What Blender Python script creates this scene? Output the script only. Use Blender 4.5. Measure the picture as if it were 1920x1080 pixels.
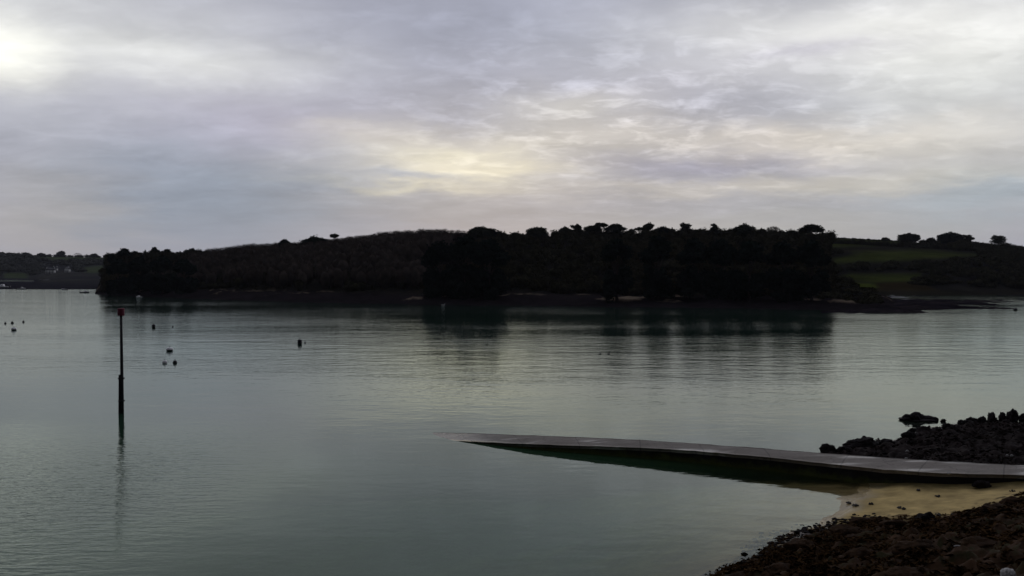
import bpy, math, random
import numpy as np
from mathutils import Vector

for o in list(bpy.data.objects):
    bpy.data.objects.remove(o, do_unlink=True)
SC = bpy.context.scene
COL = SC.collection
R = math.radians

# ------------------------------------------------------------------ camera
F = 1598.0            # focal length in pixels of the 1920 px wide photograph
HOR = 510.0           # pixel row of the horizon
CH = 10.0             # eye height above the water
PITCH = math.atan((540.0 - HOR) / F)
cam_d = bpy.data.cameras.new('camera')
cam_d.sensor_fit = 'HORIZONTAL'
cam_d.angle = 2 * math.atan(960 / F)
cam_d.clip_start = 0.1
cam_d.clip_end = 20000
cam = bpy.data.objects.new('camera', cam_d)
COL.objects.link(cam)
cam.location = (0, 0, CH)
cam.rotation_euler = (R(90) - PITCH, 0, 0)
SC.camera = cam

SC.view_settings.view_transform = 'Standard'
SC.view_settings.look = 'None'
SC.view_settings.exposure = 0.0
SC.view_settings.gamma = 1.0
SC.view_settings.use_curve_mapping = False
SC.render.engine = 'CYCLES'
SC.cycles.use_denoising = True
SC.cycles.max_bounces = 6
SC.cycles.diffuse_bounces = 2
SC.cycles.glossy_bounces = 3
SC.cycles.transparent_max_bounces = 8
SC.cycles.sample_clamp_indirect = 4.0
SC.cycles.caustics_reflective = False
SC.cycles.caustics_refractive = False

SUN_EL, SUN_AZ = R(9.0), R(-3.0)       # azimuth from +Y, clockwise positive


# ------------------------------------------------------------------ node helper
class NT:
    def __init__(self, tree):
        self.t = tree
        self.n = tree.nodes
        self.l = tree.links

    def set(self, sock, v):
        if v is None:
            return
        if isinstance(v, bpy.types.NodeSocket):
            self.l.new(v, sock)
        else:
            sock.default_value = v

    def math(self, op, a, b=None, c=None, clamp=False):
        m = self.n.new('ShaderNodeMath')
        m.operation = op
        m.use_clamp = clamp
        self.set(m.inputs[0], a)
        self.set(m.inputs[1], b)
        self.set(m.inputs[2], c)
        return m.outputs[0]

    def vmath(self, op, a, b=None, c=None, scale=None):
        m = self.n.new('ShaderNodeVectorMath')
        m.operation = op
        self.set(m.inputs[0], a)
        self.set(m.inputs[1], b)
        if c is not None:
            self.set(m.inputs[2], c)
        if scale is not None:
            self.set(m.inputs['Scale'], scale)
        return m.outputs['Value'] if op in ('DOT_PRODUCT', 'LENGTH') else m.outputs[0]

    def noise(self, vec, scale, detail=3.0, rough=0.5, dim='3D', out='Fac', dist=0.0):
        m = self.n.new('ShaderNodeTexNoise')
        m.noise_dimensions = dim
        self.set(m.inputs['Vector'], vec)
        m.inputs['Scale'].default_value = scale
        m.inputs['Detail'].default_value = detail
        m.inputs['Roughness'].default_value = rough
        m.inputs['Distortion'].default_value = dist
        return m.outputs[out]

    def mapr(self, v, a, b, c, d, smooth=False):
        m = self.n.new('ShaderNodeMapRange')
        m.interpolation_type = 'SMOOTHSTEP' if smooth else 'LINEAR'
        self.set(m.inputs['Value'], v)
        for k, x in zip(('From Min', 'From Max', 'To Min', 'To Max'), (a, b, c, d)):
            self.set(m.inputs[k], x)
        return m.outputs[0]

    def mix(self, fac, a, b, blend='MIX'):
        m = self.n.new('ShaderNodeMix')
        m.data_type = 'RGBA'
        m.blend_type = blend
        self.set(m.inputs[0], fac)
        self.set(m.inputs[6], a)
        self.set(m.inputs[7], b)
        return m.outputs[2]

    def comb(self, x, y, z):
        m = self.n.new('ShaderNodeCombineXYZ')
        for i, v in enumerate((x, y, z)):
            self.set(m.inputs[i], v)
        return m.outputs[0]

    def sep(self, v):
        m = self.n.new('ShaderNodeSeparateXYZ')
        self.set(m.inputs[0], v)
        return m.outputs

    def mapping(self, v, scale=(1, 1, 1), rot=(0, 0, 0), loc=(0, 0, 0)):
        m = self.n.new('ShaderNodeMapping')
        self.set(m.inputs['Vector'], v)
        m.inputs['Scale'].default_value = scale
        m.inputs['Rotation'].default_value = rot
        m.inputs['Location'].default_value = loc
        return m.outputs[0]


# ------------------------------------------------------------------ overcast dusk sky
def build_world():
    w = bpy.data.worlds.new('World')
    SC.world = w
    w.use_nodes = True
    t = NT(w.node_tree)
    t.n.clear()
    out = t.n.new('ShaderNodeOutputWorld')
    sky = t.n.new('ShaderNodeTexSky')
    sky.sky_type = 'NISHITA'
    sky.sun_disc = False
    sky.sun_elevation = SUN_EL
    sky.sun_rotation = SUN_AZ
    sky.air_density = 1.0
    sky.dust_density = 1.0
    bg1 = t.n.new('ShaderNodeBackground')
    t.l.new(sky.outputs[0], bg1.inputs[0])
    bg1.inputs[1].default_value = 0.05

    tc = t.n.new('ShaderNodeTexCoord')
    d = tc.outputs['Generated']
    x, y, z = t.sep(d)
    az = t.math('MULTIPLY', t.math('ARCTAN2', x, y), 180 / math.pi)
    el = t.math('MULTIPLY', t.math('ARCSINE', z), 180 / math.pi)
    # cloud sheet coordinates: a flat deck seen in perspective
    zz = t.math('ADD', t.math('MAXIMUM', z, 0.0), 0.17)
    deck = t.comb(t.math('DIVIDE', x, zz), t.math('DIVIDE', y, zz), 0.0)
    warp = t.noise(deck, 2.0, 5.0, 0.6, out='Color')
    wx, wy, wz = t.sep(warp)
    azw = t.math('ADD', az, t.math('MULTIPLY', t.math('SUBTRACT', wx, 0.5), 9.0))
    elw = t.math('ADD', el, t.math('MULTIPLY', t.math('SUBTRACT', wy, 0.5), 3.4))

    def ang(px, py):
        return math.degrees(math.atan((px - 960) / F)), math.degrees(math.atan((HOR - py) / F / math.hypot(1, (px - 960) / F)))

    base = (0.402, 0.411, 0.490)
    total = None
    lobes = [  # px, py, width px, height px, gain (linear rgb)
        (-10, 105, 90, 60, (0.48, 0.47, 0.36)),
        (120, 40, 330, 110, (0.22, 0.22, 0.17)),
        (330, 110, 260, 38, (0.20, 0.20, 0.16)),
        (250, 210, 420, 90, (0.07, 0.065, 0.06)),
        (420, 380, 340, 130, (-0.135, -0.095, -0.085)),
        (60, 410, 150, 90, (0.06, 0.03, -0.03)),
        (850, 305, 220, 50, (0.29, 0.25, 0.11)),
        (950, 322, 150, 16, (0.22, 0.19, 0.08)),
        (760, 350, 170, 10, (0.13, 0.11, 0.03)),
        (870, 292, 120, 14, (0.12, 0.11, 0.05)),
        (700, 250, 120, 26, (0.12, 0.10, 0.04)),
        (790, 331, 90, 9, (-0.16, -0.12, -0.03)),
        (1060, 205, 150, 34, (0.22, 0.20, 0.12)),
        (1120, 260, 240, 36, (0.12, 0.10, 0.04)),
        (1260, 160, 220, 60, (0.08, 0.07, 0.07)),
        (1640, 50, 420, 75, (0.42, 0.41, 0.33)),
        (1850, 150, 260, 100, (0.30, 0.30, 0.22)),
        (1270, 85, 110, 22, (-0.03, -0.03, -0.02)),
        (1540, 95, 130, 18, (-0.16, -0.17, -0.12)),
        (1500, 262, 300, 34, (0.22, 0.17, 0.07)),
        (1330, 312, 260, 20, (-0.07, -0.075, -0.05)),
        (1420, 350, 420, 18, (0.12, 0.09, 0.01)),
        (1760, 300, 260, 40, (0.12, 0.10, 0.03)),
        (1900, 365, 190, 38, (-0.02, 0.02, 0.02)),
        (1500, 430, 420, 60, (0.03, 0.02, -0.05)),
        (900, 400, 360, 40, (-0.03, -0.04, -0.07)),
        (900, 60, 340, 110, (-0.05, -0.035, -0.01)),
        (480, 230, 200, 60, (0.02, 0.0, 0.03)),
    ]
    total = None
    for px, py, w_, h_, g in lobes:
        a0, e0 = ang(px, py)
        sa, se = w_ / F * 57.3, h_ / F * 57.3
        da = t.math('MULTIPLY', t.math('SUBTRACT', azw, a0), 1 / sa)
        de = t.math('MULTIPLY', t.math('SUBTRACT', elw, e0), 1 / se)
        q = t.math('MULTIPLY_ADD', de, de, t.math('MULTIPLY', da, da))
        gs = t.math('POWER', 2.718281828, t.math('MULTIPLY', q, -1.0))
        total = t.vmath('MULTIPLY_ADD', t.comb(gs, gs, gs), g, total if total is not None else base)
    # broken texture of the sheet
    streak = t.noise(t.mapping(deck, (1.0, 1.5, 1)), 2.6, 5.0, 0.55, dist=0.4)
    puffs = t.noise(t.mapping(deck, (1.0, 1.15, 1), loc=(3.1, 7.7, 0)), 5.5, 5.0, 0.58, dist=0.3)
    fine = t.noise(t.mapping(deck, (1.0, 2.0, 1), loc=(1.3, 2.2, 0)), 13.0, 3.0, 0.55)
    fade = t.mapr(el, 0.8, 6.0, 0.10, 1.0, True)
    # the sheet breaks into small lit puffs towards the south west, the left is smooth
    brk = t.mapr(az, -17.0, 4.0, 0.30, 1.0, True)
    zq = t.math('ADD', t.math('POWER', t.math('DIVIDE', t.math('SUBTRACT', az, 8.0), 15.0), 2.0), t.math('POWER', t.math('DIVIDE', t.math('SUBTRACT', el, 10.5), 5.0), 2.0))
    zone = t.math('ADD', t.math('POWER', 2.718, t.math('MULTIPLY', zq, -1.0)), 0.22)
    crisp = t.noise(t.mapping(deck, (1.0, 1.25, 1), loc=(5.1, 1.7, 0)), 7.0, 6.0, 0.6, dist=0.5)
    pf = t.math('MULTIPLY', t.math('ADD', t.mapr(puffs, 0.50, 0.66, -0.04, 0.17, True), t.mapr(crisp, 0.48, 0.70, -0.05, 0.20, True)), zone)
    dv = t.math('MULTIPLY_ADD', t.math('SUBTRACT', streak, 0.5), 0.50, t.math('MULTIPLY_ADD', t.math('SUBTRACT', fine, 0.5), t.math('MULTIPLY', brk, 0.08), pf))
    mult = t.math('MULTIPLY_ADD', dv, fade, 1.0)
    total = t.vmath('SCALE', total, scale=mult)
    # unseen sky, brightened overhead and dimmed behind the viewer to darken the land, the light comes from the west in front
    up = t.mapr(el, 20.0, 55.0, 1.0, 1.35, True)
    back = t.mapr(y, -0.35, 0.55, BACK, 1.0, True)
    total = t.vmath('SCALE', total, scale=t.math('MULTIPLY', up, back))
    bg2 = t.n.new('ShaderNodeBackground')
    t.l.new(total, bg2.inputs[0])
    bg2.inputs[1].default_value = 1.0
    mx = t.n.new('ShaderNodeMixShader')
    mx.inputs[0].default_value = 0.96
    t.l.new(bg1.outputs[0], mx.inputs[1])
    t.l.new(bg2.outputs[0], mx.inputs[2])
    t.l.new(mx.outputs[0], out.inputs[0])


BACK = 0.115
build_world()

sun_d = bpy.data.lights.new('sun', 'SUN')
sun_d.energy = 0.10
sun_d.angle = R(70)
sun_d.color = (1.0, 0.86, 0.62)
sun = bpy.data.objects.new('sun', sun_d)
COL.objects.link(sun)
sd = Vector((math.sin(SUN_AZ) * math.cos(SUN_EL), math.cos(SUN_AZ) * math.cos(SUN_EL), math.sin(SUN_EL)))
sun.rotation_euler = (-sd).to_track_quat('-Z', 'Y').to_euler()


# ------------------------------------------------------------------ maths helpers
def at_z(px, py, z=0.0):
    """point where the sight line through a pixel meets height z"""
    v = np.array([(px - 960) / F, 1.0, -(py - 540) / F])
    c, s = math.cos(PITCH), math.sin(PITCH)
    dx, dy, dz = v[0], v[1] * c + v[2] * s, -v[1] * s + v[2] * c
    k = (z - CH) / dz
    return np.array([dx * k, dy * k, z])


def z_of(py, d):
    """height seen at row py at distance d (straight ahead)"""
    return CH + (HOR - py) / F * d


rs = np.random.RandomState(7)
_perm = rs.rand(256, 256)


def vnoise(x, y):
    x = np.asarray(x, float)
    y = np.asarray(y, float)
    xi, yi = np.floor(x).astype(int), np.floor(y).astype(int)
    fx, fy = x - xi, y - yi
    fx, fy = fx * fx * (3 - 2 * fx), fy * fy * (3 - 2 * fy)
    g = lambda a, b: _perm[a % 256, b % 256]
    return ((g(xi, yi) * (1 - fx) + g(xi + 1, yi) * fx) * (1 - fy) +
            (g(xi, yi + 1) * (1 - fx) + g(xi + 1, yi + 1) * fx) * fy) * 2 - 1


def fbm(x, y, octv=4, gain=0.5):
    a, s = 1.0, 0.0
    for k in range(octv):
        s = s + a * vnoise(x * 2 ** k + 17.3 * k, y * 2 ** k + 5.1 * k)
        a *= gain
    return s


def worley(x, y, seed=0):
    """domes of boulders: height 0..1 of the nearest random stone"""
    xi, yi = np.floor(x).astype(int), np.floor(y).astype(int)
    best = np.zeros_like(x)
    for i in (-1, 0, 1):
        for j in (-1, 0, 1):
            a, b = xi + i, yi + j
            px = a + _perm[(a + seed) % 256, b % 256]
            py = b + _perm[a % 256, (b + 91 + seed) % 256]
            r = 0.45 + 0.5 * _perm[(a + 33 + seed) % 256, (b + 57) % 256]
            q = np.clip(1 - ((x - px) ** 2 + (y - py) ** 2) / (r * r), 0, 1) ** 0.5 * r
            best = np.maximum(best, q)
    return best


def sstep(a, b, x):
    t = np.clip((x - a) / (b - a), 0, 1)
    return t * t * (3 - 2 * t)


class RBF:
    def __init__(self, pts, c=0.9):
        self.c = c
        P = np.array(pts, float)
        self.p = P[:, :2]
        D = np.sqrt(((self.p[:, None] - self.p[None]) ** 2).sum(2) + c * c)
        n = len(P)
        A = np.zeros((n + 1, n + 1))
        A[:n, :n] = D
        A[:n, n] = 1
        A[n, :n] = 1
        self.w = np.linalg.solve(A, np.append(P[:, 2], 0))

    def __call__(self, x, y):
        s = np.full(np.shape(x), self.w[-1])
        for (a, b), k in zip(self.p, self.w[:-1]):
            s = s + k * np.sqrt((x - a) ** 2 + (y - b) ** 2 + self.c ** 2)
        return s


def in_poly(x, y, poly):
    ins = np.zeros(np.shape(x), bool)
    n = len(poly)
    for i in range(n):
        (x1, y1), (x2, y2) = poly[i][:2], poly[(i + 1) % n][:2]
        c = ((y1 > y) != (y2 > y)) & (x < (x2 - x1) * (y - y1) / ((y2 - y1) + 1e-12) + x1)
        ins ^= c
    return ins


def poly_sd(x, y, poly):
    """signed distance, positive inside"""
    d = np.full(np.shape(x), 1e9)
    n = len(poly)
    for i in range(n):
        a, b = np.array(poly[i][:2]), np.array(poly[(i + 1) % n][:2])
        e = b - a
        t = np.clip(((x - a[0]) * e[0] + (y - a[1]) * e[1]) / (e @ e + 1e-12), 0, 1)
        d = np.minimum(d, np.hypot(x - a[0] - t * e[0], y - a[1] - t * e[1]))
    return np.where(in_poly(x, y, poly), d, -d)


# ------------------------------------------------------------------ mesh helpers
def fast_mesh(name, V, faces, smooth=False, colors=None, attrs=None):
    V = np.asarray(V, np.float32)
    me = bpy.data.meshes.new(name)
    me.vertices.add(len(V))
    me.vertices.foreach_set('co', V.ravel())
    loops, starts, s = [], [], 0
    for fa in faces:
        fa = np.asarray(fa, np.int32)
        if len(fa) == 0:
            continue
        n, k = fa.shape
        loops.append(fa.ravel())
        starts.append(s + np.arange(n, dtype=np.int32) * k)
        s += n * k
    L = np.concatenate(loops)
    S = np.concatenate(starts)
    me.loops.add(len(L))
    me.loops.foreach_set('vertex_index', L)
    me.polygons.add(len(S))
    me.polygons.foreach_set('loop_start', S)
    me.update(calc_edges=True)
    me.validate()
    if smooth:
        me.polygons.foreach_set('use_smooth', np.ones(len(me.polygons), bool))
    if colors is not None:
        a = me.attributes.new('tint', 'FLOAT_COLOR', 'POINT')
        c = np.ones((len(V), 4), np.float32)
        c[:, :3] = colors
        a.data.foreach_set('color', c.ravel())
    for k, v in (attrs or {}).items():
        a = me.attributes.new(k, 'FLOAT', 'POINT')
        a.data.foreach_set('value', np.asarray(v, np.float32))
    return me


class MB:
    """collects pieces, links them as ONE mesh object"""
    def __init__(self):
        self.V, self.T, self.Q, self.n = [], [], [], 0

    def add(self, V, tris=None, quads=None):
        V = np.asarray(V, float).reshape(-1, 3)
        if tris is not None and len(tris):
            self.T.append(np.asarray(tris, int) + self.n)
        if quads is not None and len(quads):
            self.Q.append(np.asarray(quads, int) + self.n)
        self.V.append(V)
        self.n += len(V)
        return self

    def tube(self, pts, rad, k=8, cap=True):
        pts = np.asarray(pts, float)
        n = len(pts)
        rad = np.broadcast_to(np.asarray(rad, float), (n,))
        V = []
        for i in range(n):
            t = pts[min(i + 1, n - 1)] - pts[max(i - 1, 0)]
            t = t / (np.linalg.norm(t) + 1e-9)
            u = np.cross(t, [0, 0, 1.0] if abs(t[2]) < 0.9 else [1.0, 0, 0])
            u /= np.linalg.norm(u)
            v = np.cross(t, u)
            for j in range(k):
                a = 2 * math.pi * j / k
                V.append(pts[i] + rad[i] * (math.cos(a) * u + math.sin(a) * v))
        q = [[i * k + j, i * k + (j + 1) % k, (i + 1) * k + (j + 1) % k, (i + 1) * k + j] for i in range(n - 1) for j in range(k)]
        tr = []
        if cap:
            V += [pts[0], pts[-1]]
            tr = [[n * k, (j + 1) % k, j] for j in range(k)] + [[n * k + 1, (n - 1) * k + j, (n - 1) * k + (j + 1) % k] for j in range(k)]
        return self.add(V, tr, q)

    def lathe(self, prof, k=20, c=(0, 0, 0)):
        V, q, tr = [], [], []
        m = len(prof)
        for r, z in prof:
            for j in range(k):
                a = 2 * math.pi * j / k
                V.append((c[0] + r * math.cos(a), c[1] + r * math.sin(a), c[2] + z))
        for i in range(m - 1):
            for j in range(k):
                q.append([i * k + j, i * k + (j + 1) % k, (i + 1) * k + (j + 1) % k, (i + 1) * k + j])
        V += [(c[0], c[1], c[2] + prof[0][1]), (c[0], c[1], c[2] + prof[-1][1])]
        tr = [[m * k, (j + 1) % k, j] for j in range(k)] + [[m * k + 1, (m - 1) * k + j, (m - 1) * k + (j + 1) % k] for j in range(k)]
        return self.add(V, tr, q)

    def box(self, a, b, bev=0.0):
        (x0, y0, z0), (x1, y1, z1) = a, b
        if bev <= 0:
            V = [(x, y, z) for z in (z0, z1) for x, y in ((x0, y0), (x1, y0), (x1, y1), (x0, y1))]
            return self.add(V, None, [[3, 2, 1, 0], [4, 5, 6, 7], [0, 1, 5, 4], [1, 2, 6, 5], [2, 3, 7, 6], [3, 0, 4, 7]])
        e = bev
        V = []
        for z, i in ((z0, e), (z0 + e, 0), (z1 - e, 0), (z1, e)):
            V += [(x0 + i, y0 + i, z), (x1 - i, y0 + i, z), (x1 - i, y1 - i, z), (x0 + i, y1 - i, z)]
        q = [[3, 2, 1, 0], [12, 13, 14, 15]]
        for r in range(3):
            for j in range(4):
                q.append([r * 4 + j, r * 4 + (j + 1) % 4, r * 4 + 4 + (j + 1) % 4, r * 4 + 4 + j])
        return self.add(V, None, q)

    def torus(self, c, Rr, r, axis='x', k=14, m=6):
        V, q = [], []
        for i in range(k):
            a = 2 * math.pi * i / k
            for j in range(m):
                b = 2 * math.pi * j / m
                u, v, w = (Rr + r * math.cos(b)) * math.cos(a), (Rr + r * math.cos(b)) * math.sin(a), r * math.sin(b)
                p = {'x': (w, u, v), 'y': (u, w, v), 'z': (u, v, w)}[axis]
                V.append((c[0] + p[0], c[1] + p[1], c[2] + p[2]))
        for i in range(k):
            for j in range(m):
                q.append([i * m + j, ((i + 1) % k) * m + j, ((i + 1) % k) * m + (j + 1) % m, i * m + (j + 1) % m])
        return self.add(V, None, q)

    def build(self, name, mat, parent=None, smooth=False):
        me = fast_mesh(name, np.concatenate(self.V), [np.concatenate(x) for x in (self.T, self.Q) if x], smooth)
        me.materials.append(mat)
        o = bpy.data.objects.new(name, me)
        COL.objects.link(o)
        if parent is not None:
            o.parent = parent
        return o


def tag(o, label=None, cat=None, group=None, kind=None):
    if label:
        o['label'] = label
    if cat:
        o['category'] = cat
    if group:
        o['group'] = group
    if kind:
        o['kind'] = kind
    return o


def thing(name, label, cat, loc, rz=0.0, group=None):
    o = bpy.data.objects.new(name, None)
    o.empty_display_size = 0.2
    COL.objects.link(o)
    o.location = loc
    o.rotation_euler = (0, 0, rz)
    return tag(o, label, cat, group)


def mesh_obj(name, me, mat, parent=None):
    me.materials.append(mat)
    o = bpy.data.objects.new(name, me)
    COL.objects.link(o)
    if parent is not None:
        o.parent = parent
    return o


# ------------------------------------------------------------------ materials
def mat_base(name):
    m = bpy.data.materials.new(name)
    m.use_nodes = True
    t = NT(m.node_tree)
    t.n.clear()
    out = t.n.new('ShaderNodeOutputMaterial')
    return m, t, out


def principled(t, out, col, rough=0.8, spec=0.3, normal=None):
    p = t.n.new('ShaderNodeBsdfPrincipled')
    t.set(p.inputs['Base Color'], col)
    t.set(p.inputs['Roughness'], rough)
    t.set(p.inputs['Specular IOR Level'], spec)
    if normal is not None:
        t.l.new(normal, p.inputs['Normal'])
    t.l.new(p.outputs[0], out.inputs[0])
    return p


def bump(t, h, dist=0.1, strength=1.0, normal=None):
    b = t.n.new('ShaderNodeBump')
    t.set(b.inputs['Height'], h)
    b.inputs['Distance'].default_value = dist
    t.set(b.inputs['Strength'], strength)
    if normal is not None:
        t.l.new(normal, b.inputs['Normal'])
    return b.outputs[0]


def geo_pos(t):
    return t.n.new('ShaderNodeNewGeometry').outputs['Position']


def simple_mat(name, col, rough=0.7, spec=0.3, var=0.35, scale=3.0, bumpd=0.0, coord='Object'):
    m, t, out = mat_base(name)
    tc = t.n.new('ShaderNodeTexCoord')
    v = tc.outputs[coord]
    n = t.noise(v, scale, 5.0, 0.6)
    k = t.mapr(n, 0.3, 0.7, 1 - var, 1 + var)
    c = t.vmath('SCALE', col[:3], scale=k)
    nm = bump(t, t.noise(v, scale * 4, 4.0), bumpd) if bumpd else None
    principled(t, out, c, rough, spec, nm)
    return m


def tint_mat(name, scale, var=0.35, rough=0.9, spec=0.15, bumpd=0.1, bscale=4.0, wet=None):
    m, t, out = mat_base(name)
    pos = geo_pos(t)
    a = t.n.new('ShaderNodeAttribute')
    a.attribute_name = 'tint'
    n = t.noise(pos, scale, 6.0, 0.62)
    k = t.mapr(n, 0.3, 0.7, 1 - var, 1 + var)
    c = t.vmath('SCALE', a.outputs['Color'], scale=k)
    r = rough
    if wet is not None:     # wet, smoother sand just above the water
        zc = t.sep(pos)[2]
        wz = t.math('ADD', zc, t.math('MULTIPLY', t.math('SUBTRACT', n, 0.5), 0.10))
        r = t.mapr(wz, wet[0] - 0.01, wet[1] * 0.75, 0.10, rough, True)
        spec = t.mapr(wz, wet[0] - 0.01, wet[1] * 0.75, 0.45, spec, True)
        c = t.vmath('SCALE', c, scale=t.mapr(wz, wet[0], wet[1], 0.76, 1.0, True))
    nm = bump(t, t.noise(pos, bscale, 6.0, 0.65), bumpd)
    principled(t, out, c, r, spec, nm)
    return m


def foliage_mat(name, col, var=0.45, scale=0.35):
    m, t, out = mat_base(name)
    pos = geo_pos(t)
    n = t.noise(pos, scale, 3.0, 0.6)
    n2 = t.noise(pos, scale * 9, 2.0, 0.6)
    k = t.mapr(t.math('MULTIPLY_ADD', n2, 0.5, t.math('MULTIPLY', n, 0.5)), 0.35, 0.65, 1 - var, 1 + var)
    c = t.vmath('SCALE', col, scale=k)
    b = t.n.new('ShaderNodeBsdfDiffuse')
    t.l.new(c, b.inputs[0])
    t.l.new(b.outputs[0], out.inputs[0])
    return m


def water_mat():
    m, t, out = mat_base('estuary_water')
    pos = geo_pos(t)
    a = t.n.new('ShaderNodeAttribute')
    a.attribute_name = 'depth'
    depth = a.outputs['Fac']
    # wind lanes: rippled and calm stretches
    lanes = t.noise(t.mapping(pos, (0.010, 0.030, 1), rot=(0, 0, 0.06)), 1.0, 4.0, 0.55)
    calm = t.mapr(lanes, 0.38, 0.62, 0.5, 1.0, True)
    y = t.sep(pos)[1]
    far = t.mapr(y, 50.0, 82.0, 0.22, 1.0, True)       # sheltered water under the near shore
    amp = t.math('MULTIPLY', calm, far)
    n1 = t.noise(t.mapping(pos, (0.16, 0.36, 1), rot=(0, 0, 0.10)), 1.0, 3.0, 0.5)
    n2 = t.noise(t.mapping(pos, (0.6, 1.25, 1), rot=(0, 0, -0.12)), 1.0, 3.0, 0.55)
    n3 = t.noise(t.mapping(pos, (2.5, 4.2, 1), rot=(0, 0, 0.2)), 1.0, 2.0, 0.5)
    h = t.math('MULTIPLY_ADD', n1, 0.084, t.math('MULTIPLY_ADD', n2, 0.043, t.math('MULTIPLY', n3, 0.010)))
    h = t.math('MULTIPLY', h, amp)
    # fine ripples that run in from the left over the shallows
    x = t.sep(pos)[0]
    lft = t.math('MULTIPLY', t.mapr(x, -9.0, -20.0, 0.0, 1.0, True), t.mapr(y, 66.0, 34.0, 0.0, 1.0, True))
    wv = t.noise(t.mapping(pos, (0.8, 2.6, 1), rot=(0, 0, -0.35)), 1.0, 3.0, 0.6)
    h = t.math('MULTIPLY_ADD', wv, t.math('MULTIPLY', lft, 0.055), h)
    nm = bump(t, h, 1.0, 1.0)
    gl = t.n.new('ShaderNodeBsdfGlossy')
    gl.inputs['Color'].default_value = (0.77, 0.85, 0.82, 1)
    t.set(gl.inputs['Roughness'], t.mapr(amp, 0.1, 1.0, 0.03, 0.08))
    t.l.new(nm, gl.inputs['Normal'])
    fr = t.n.new('ShaderNodeFresnel')
    fr.inputs['IOR'].default_value = 1.33
    t.l.new(nm, fr.inputs['Normal'])
    # body: clear over the sand, green and murky where it is deep
    tr = t.n.new('ShaderNodeBsdfTransparent')
    td = t.math('MINIMUM', depth, 6.0)
    ar = t.math('POWER', 2.718, t.math('MULTIPLY', td, -0.30))
    ag = t.math('POWER', 2.718, t.math('MULTIPLY', td, -0.06))
    ab = t.math('POWER', 2.718, t.math('MULTIPLY', td, -0.17))
    t.l.new(t.comb(ar, ag, ab), tr.inputs[0])
    df = t.n.new('ShaderNodeBsdfDiffuse')
    t.l.new(t.mix(t.mapr(depth, 2.5, 7.0, 0.0, 1.0, True), (0.046, 0.108, 0.056, 1), (0.016, 0.042, 0.029, 1)), df.inputs[0])
    mk = t.n.new('ShaderNodeMixShader')
    t.set(mk.inputs[0], t.math('SUBTRACT', 1.0, t.math('POWER', 2.718, t.math('MULTIPLY', depth, -0.22))))
    t.l.new(tr.outputs[0], mk.inputs[1])
    t.l.new(df.outputs[0], mk.inputs[2])
    mx = t.n.new('ShaderNodeMixShader')
    t.l.new(fr.outputs[0], mx.inputs[0])
    t.l.new(mk.outputs[0], mx.inputs[1])
    t.l.new(gl.outputs[0], mx.inputs[2])
    t.l.new(mx.outputs[0], out.inputs[0])
    return m


M = {}
M['water'] = water_mat()
M['land'] = tint_mat('hill_ground', 0.05, 0.4, 0.95, 0.0, 0.4, 0.6)
M['mud'] = tint_mat('mud_and_weed', 0.25, 0.5, 0.9, 0.0, 0.15, 1.2)
M['shore'] = tint_mat('shore_ground', 0.9, 0.35, 0.9, 0.08, 0.03, 9.0, wet=(0.02, 0.22))
M['rock'] = simple_mat('weedy_rock', (0.014, 0.011, 0.011), 0.8, 0.12, 0.5, 2.5, 0.05)
M['bank_rock'] = simple_mat('brown_weedy_rock', (0.042, 0.024, 0.013), 0.85, 0.06, 0.5, 3.5, 0.05)
M['pale_stone'] = simple_mat('pale_stone', (0.42, 0.41, 0.39), 0.7, 0.3, 0.2, 6.0, 0.01)
M['concrete'] = None
M['dark_ever'] = foliage_mat('dark_evergreen_leaves', (0.015, 0.022, 0.018))
M['pine'] = foliage_mat('pine_needles', (0.030, 0.034, 0.022))
M['wood_brown'] = foliage_mat('winter_twigs', (0.056, 0.045, 0.039), 0.42, 0.035)
M['pale_twig'] = foliage_mat('pale_bare_twigs', (0.16, 0.135, 0.115))
M['scrub'] = foliage_mat('scrub_leaves', (0.036, 0.034, 0.020))
M['far_leaf'] = foliage_mat('distant_leaves', (0.075, 0.078, 0.07))
M['bark'] = simple_mat('bark', (0.045, 0.036, 0.030), 0.95, 0.1, 0.4, 2.0)
M['pile'] = simple_mat('tarred_timber', (0.012, 0.012, 0.014), 0.75, 0.2, 0.4, 3.0, 0.02)
M['steel'] = simple_mat('weathered_steel', (0.02, 0.021, 0.024), 0.6, 0.4, 0.4, 4.0)
M['red'] = simple_mat('faded_red_paint', (0.17, 0.018, 0.042), 0.6, 0.3, 0.2, 4.0)
M['white'] = simple_mat('white_gelcoat', (0.88, 0.88, 0.87), 0.45, 0.4, 0.08, 2.0)
M['black_plastic'] = simple_mat('black_plastic', (0.012, 0.012, 0.014), 0.5, 0.4, 0.3, 5.0)
M['dark_glass'] = simple_mat('dark_glass', (0.02, 0.025, 0.03), 0.1, 0.5, 0.1, 2.0)
M['blue_hull'] = simple_mat('dark_blue_hull', (0.02, 0.025, 0.05), 0.45, 0.4, 0.15, 2.0)
M['render'] = simple_mat('whitewashed_render', (0.72, 0.72, 0.70), 0.9, 0.1, 0.1, 0.6)
M['slate'] = simple_mat('slate_roof', (0.07, 0.075, 0.085), 0.7, 0.3, 0.3, 1.2)
M['stone_wall'] = simple_mat('quay_stone', (0.05, 0.05, 0.05), 0.9, 0.2, 0.4, 1.0)
M['stone_cap'] = simple_mat('quay_cap_stone', (0.25, 0.25, 0.25), 0.9, 0.2, 0.2, 1.0)
M['weed'] = simple_mat('brown_seaweed', (0.018, 0.013, 0.008), 0.5, 0.5, 0.5, 8.0, 0.01)


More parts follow.
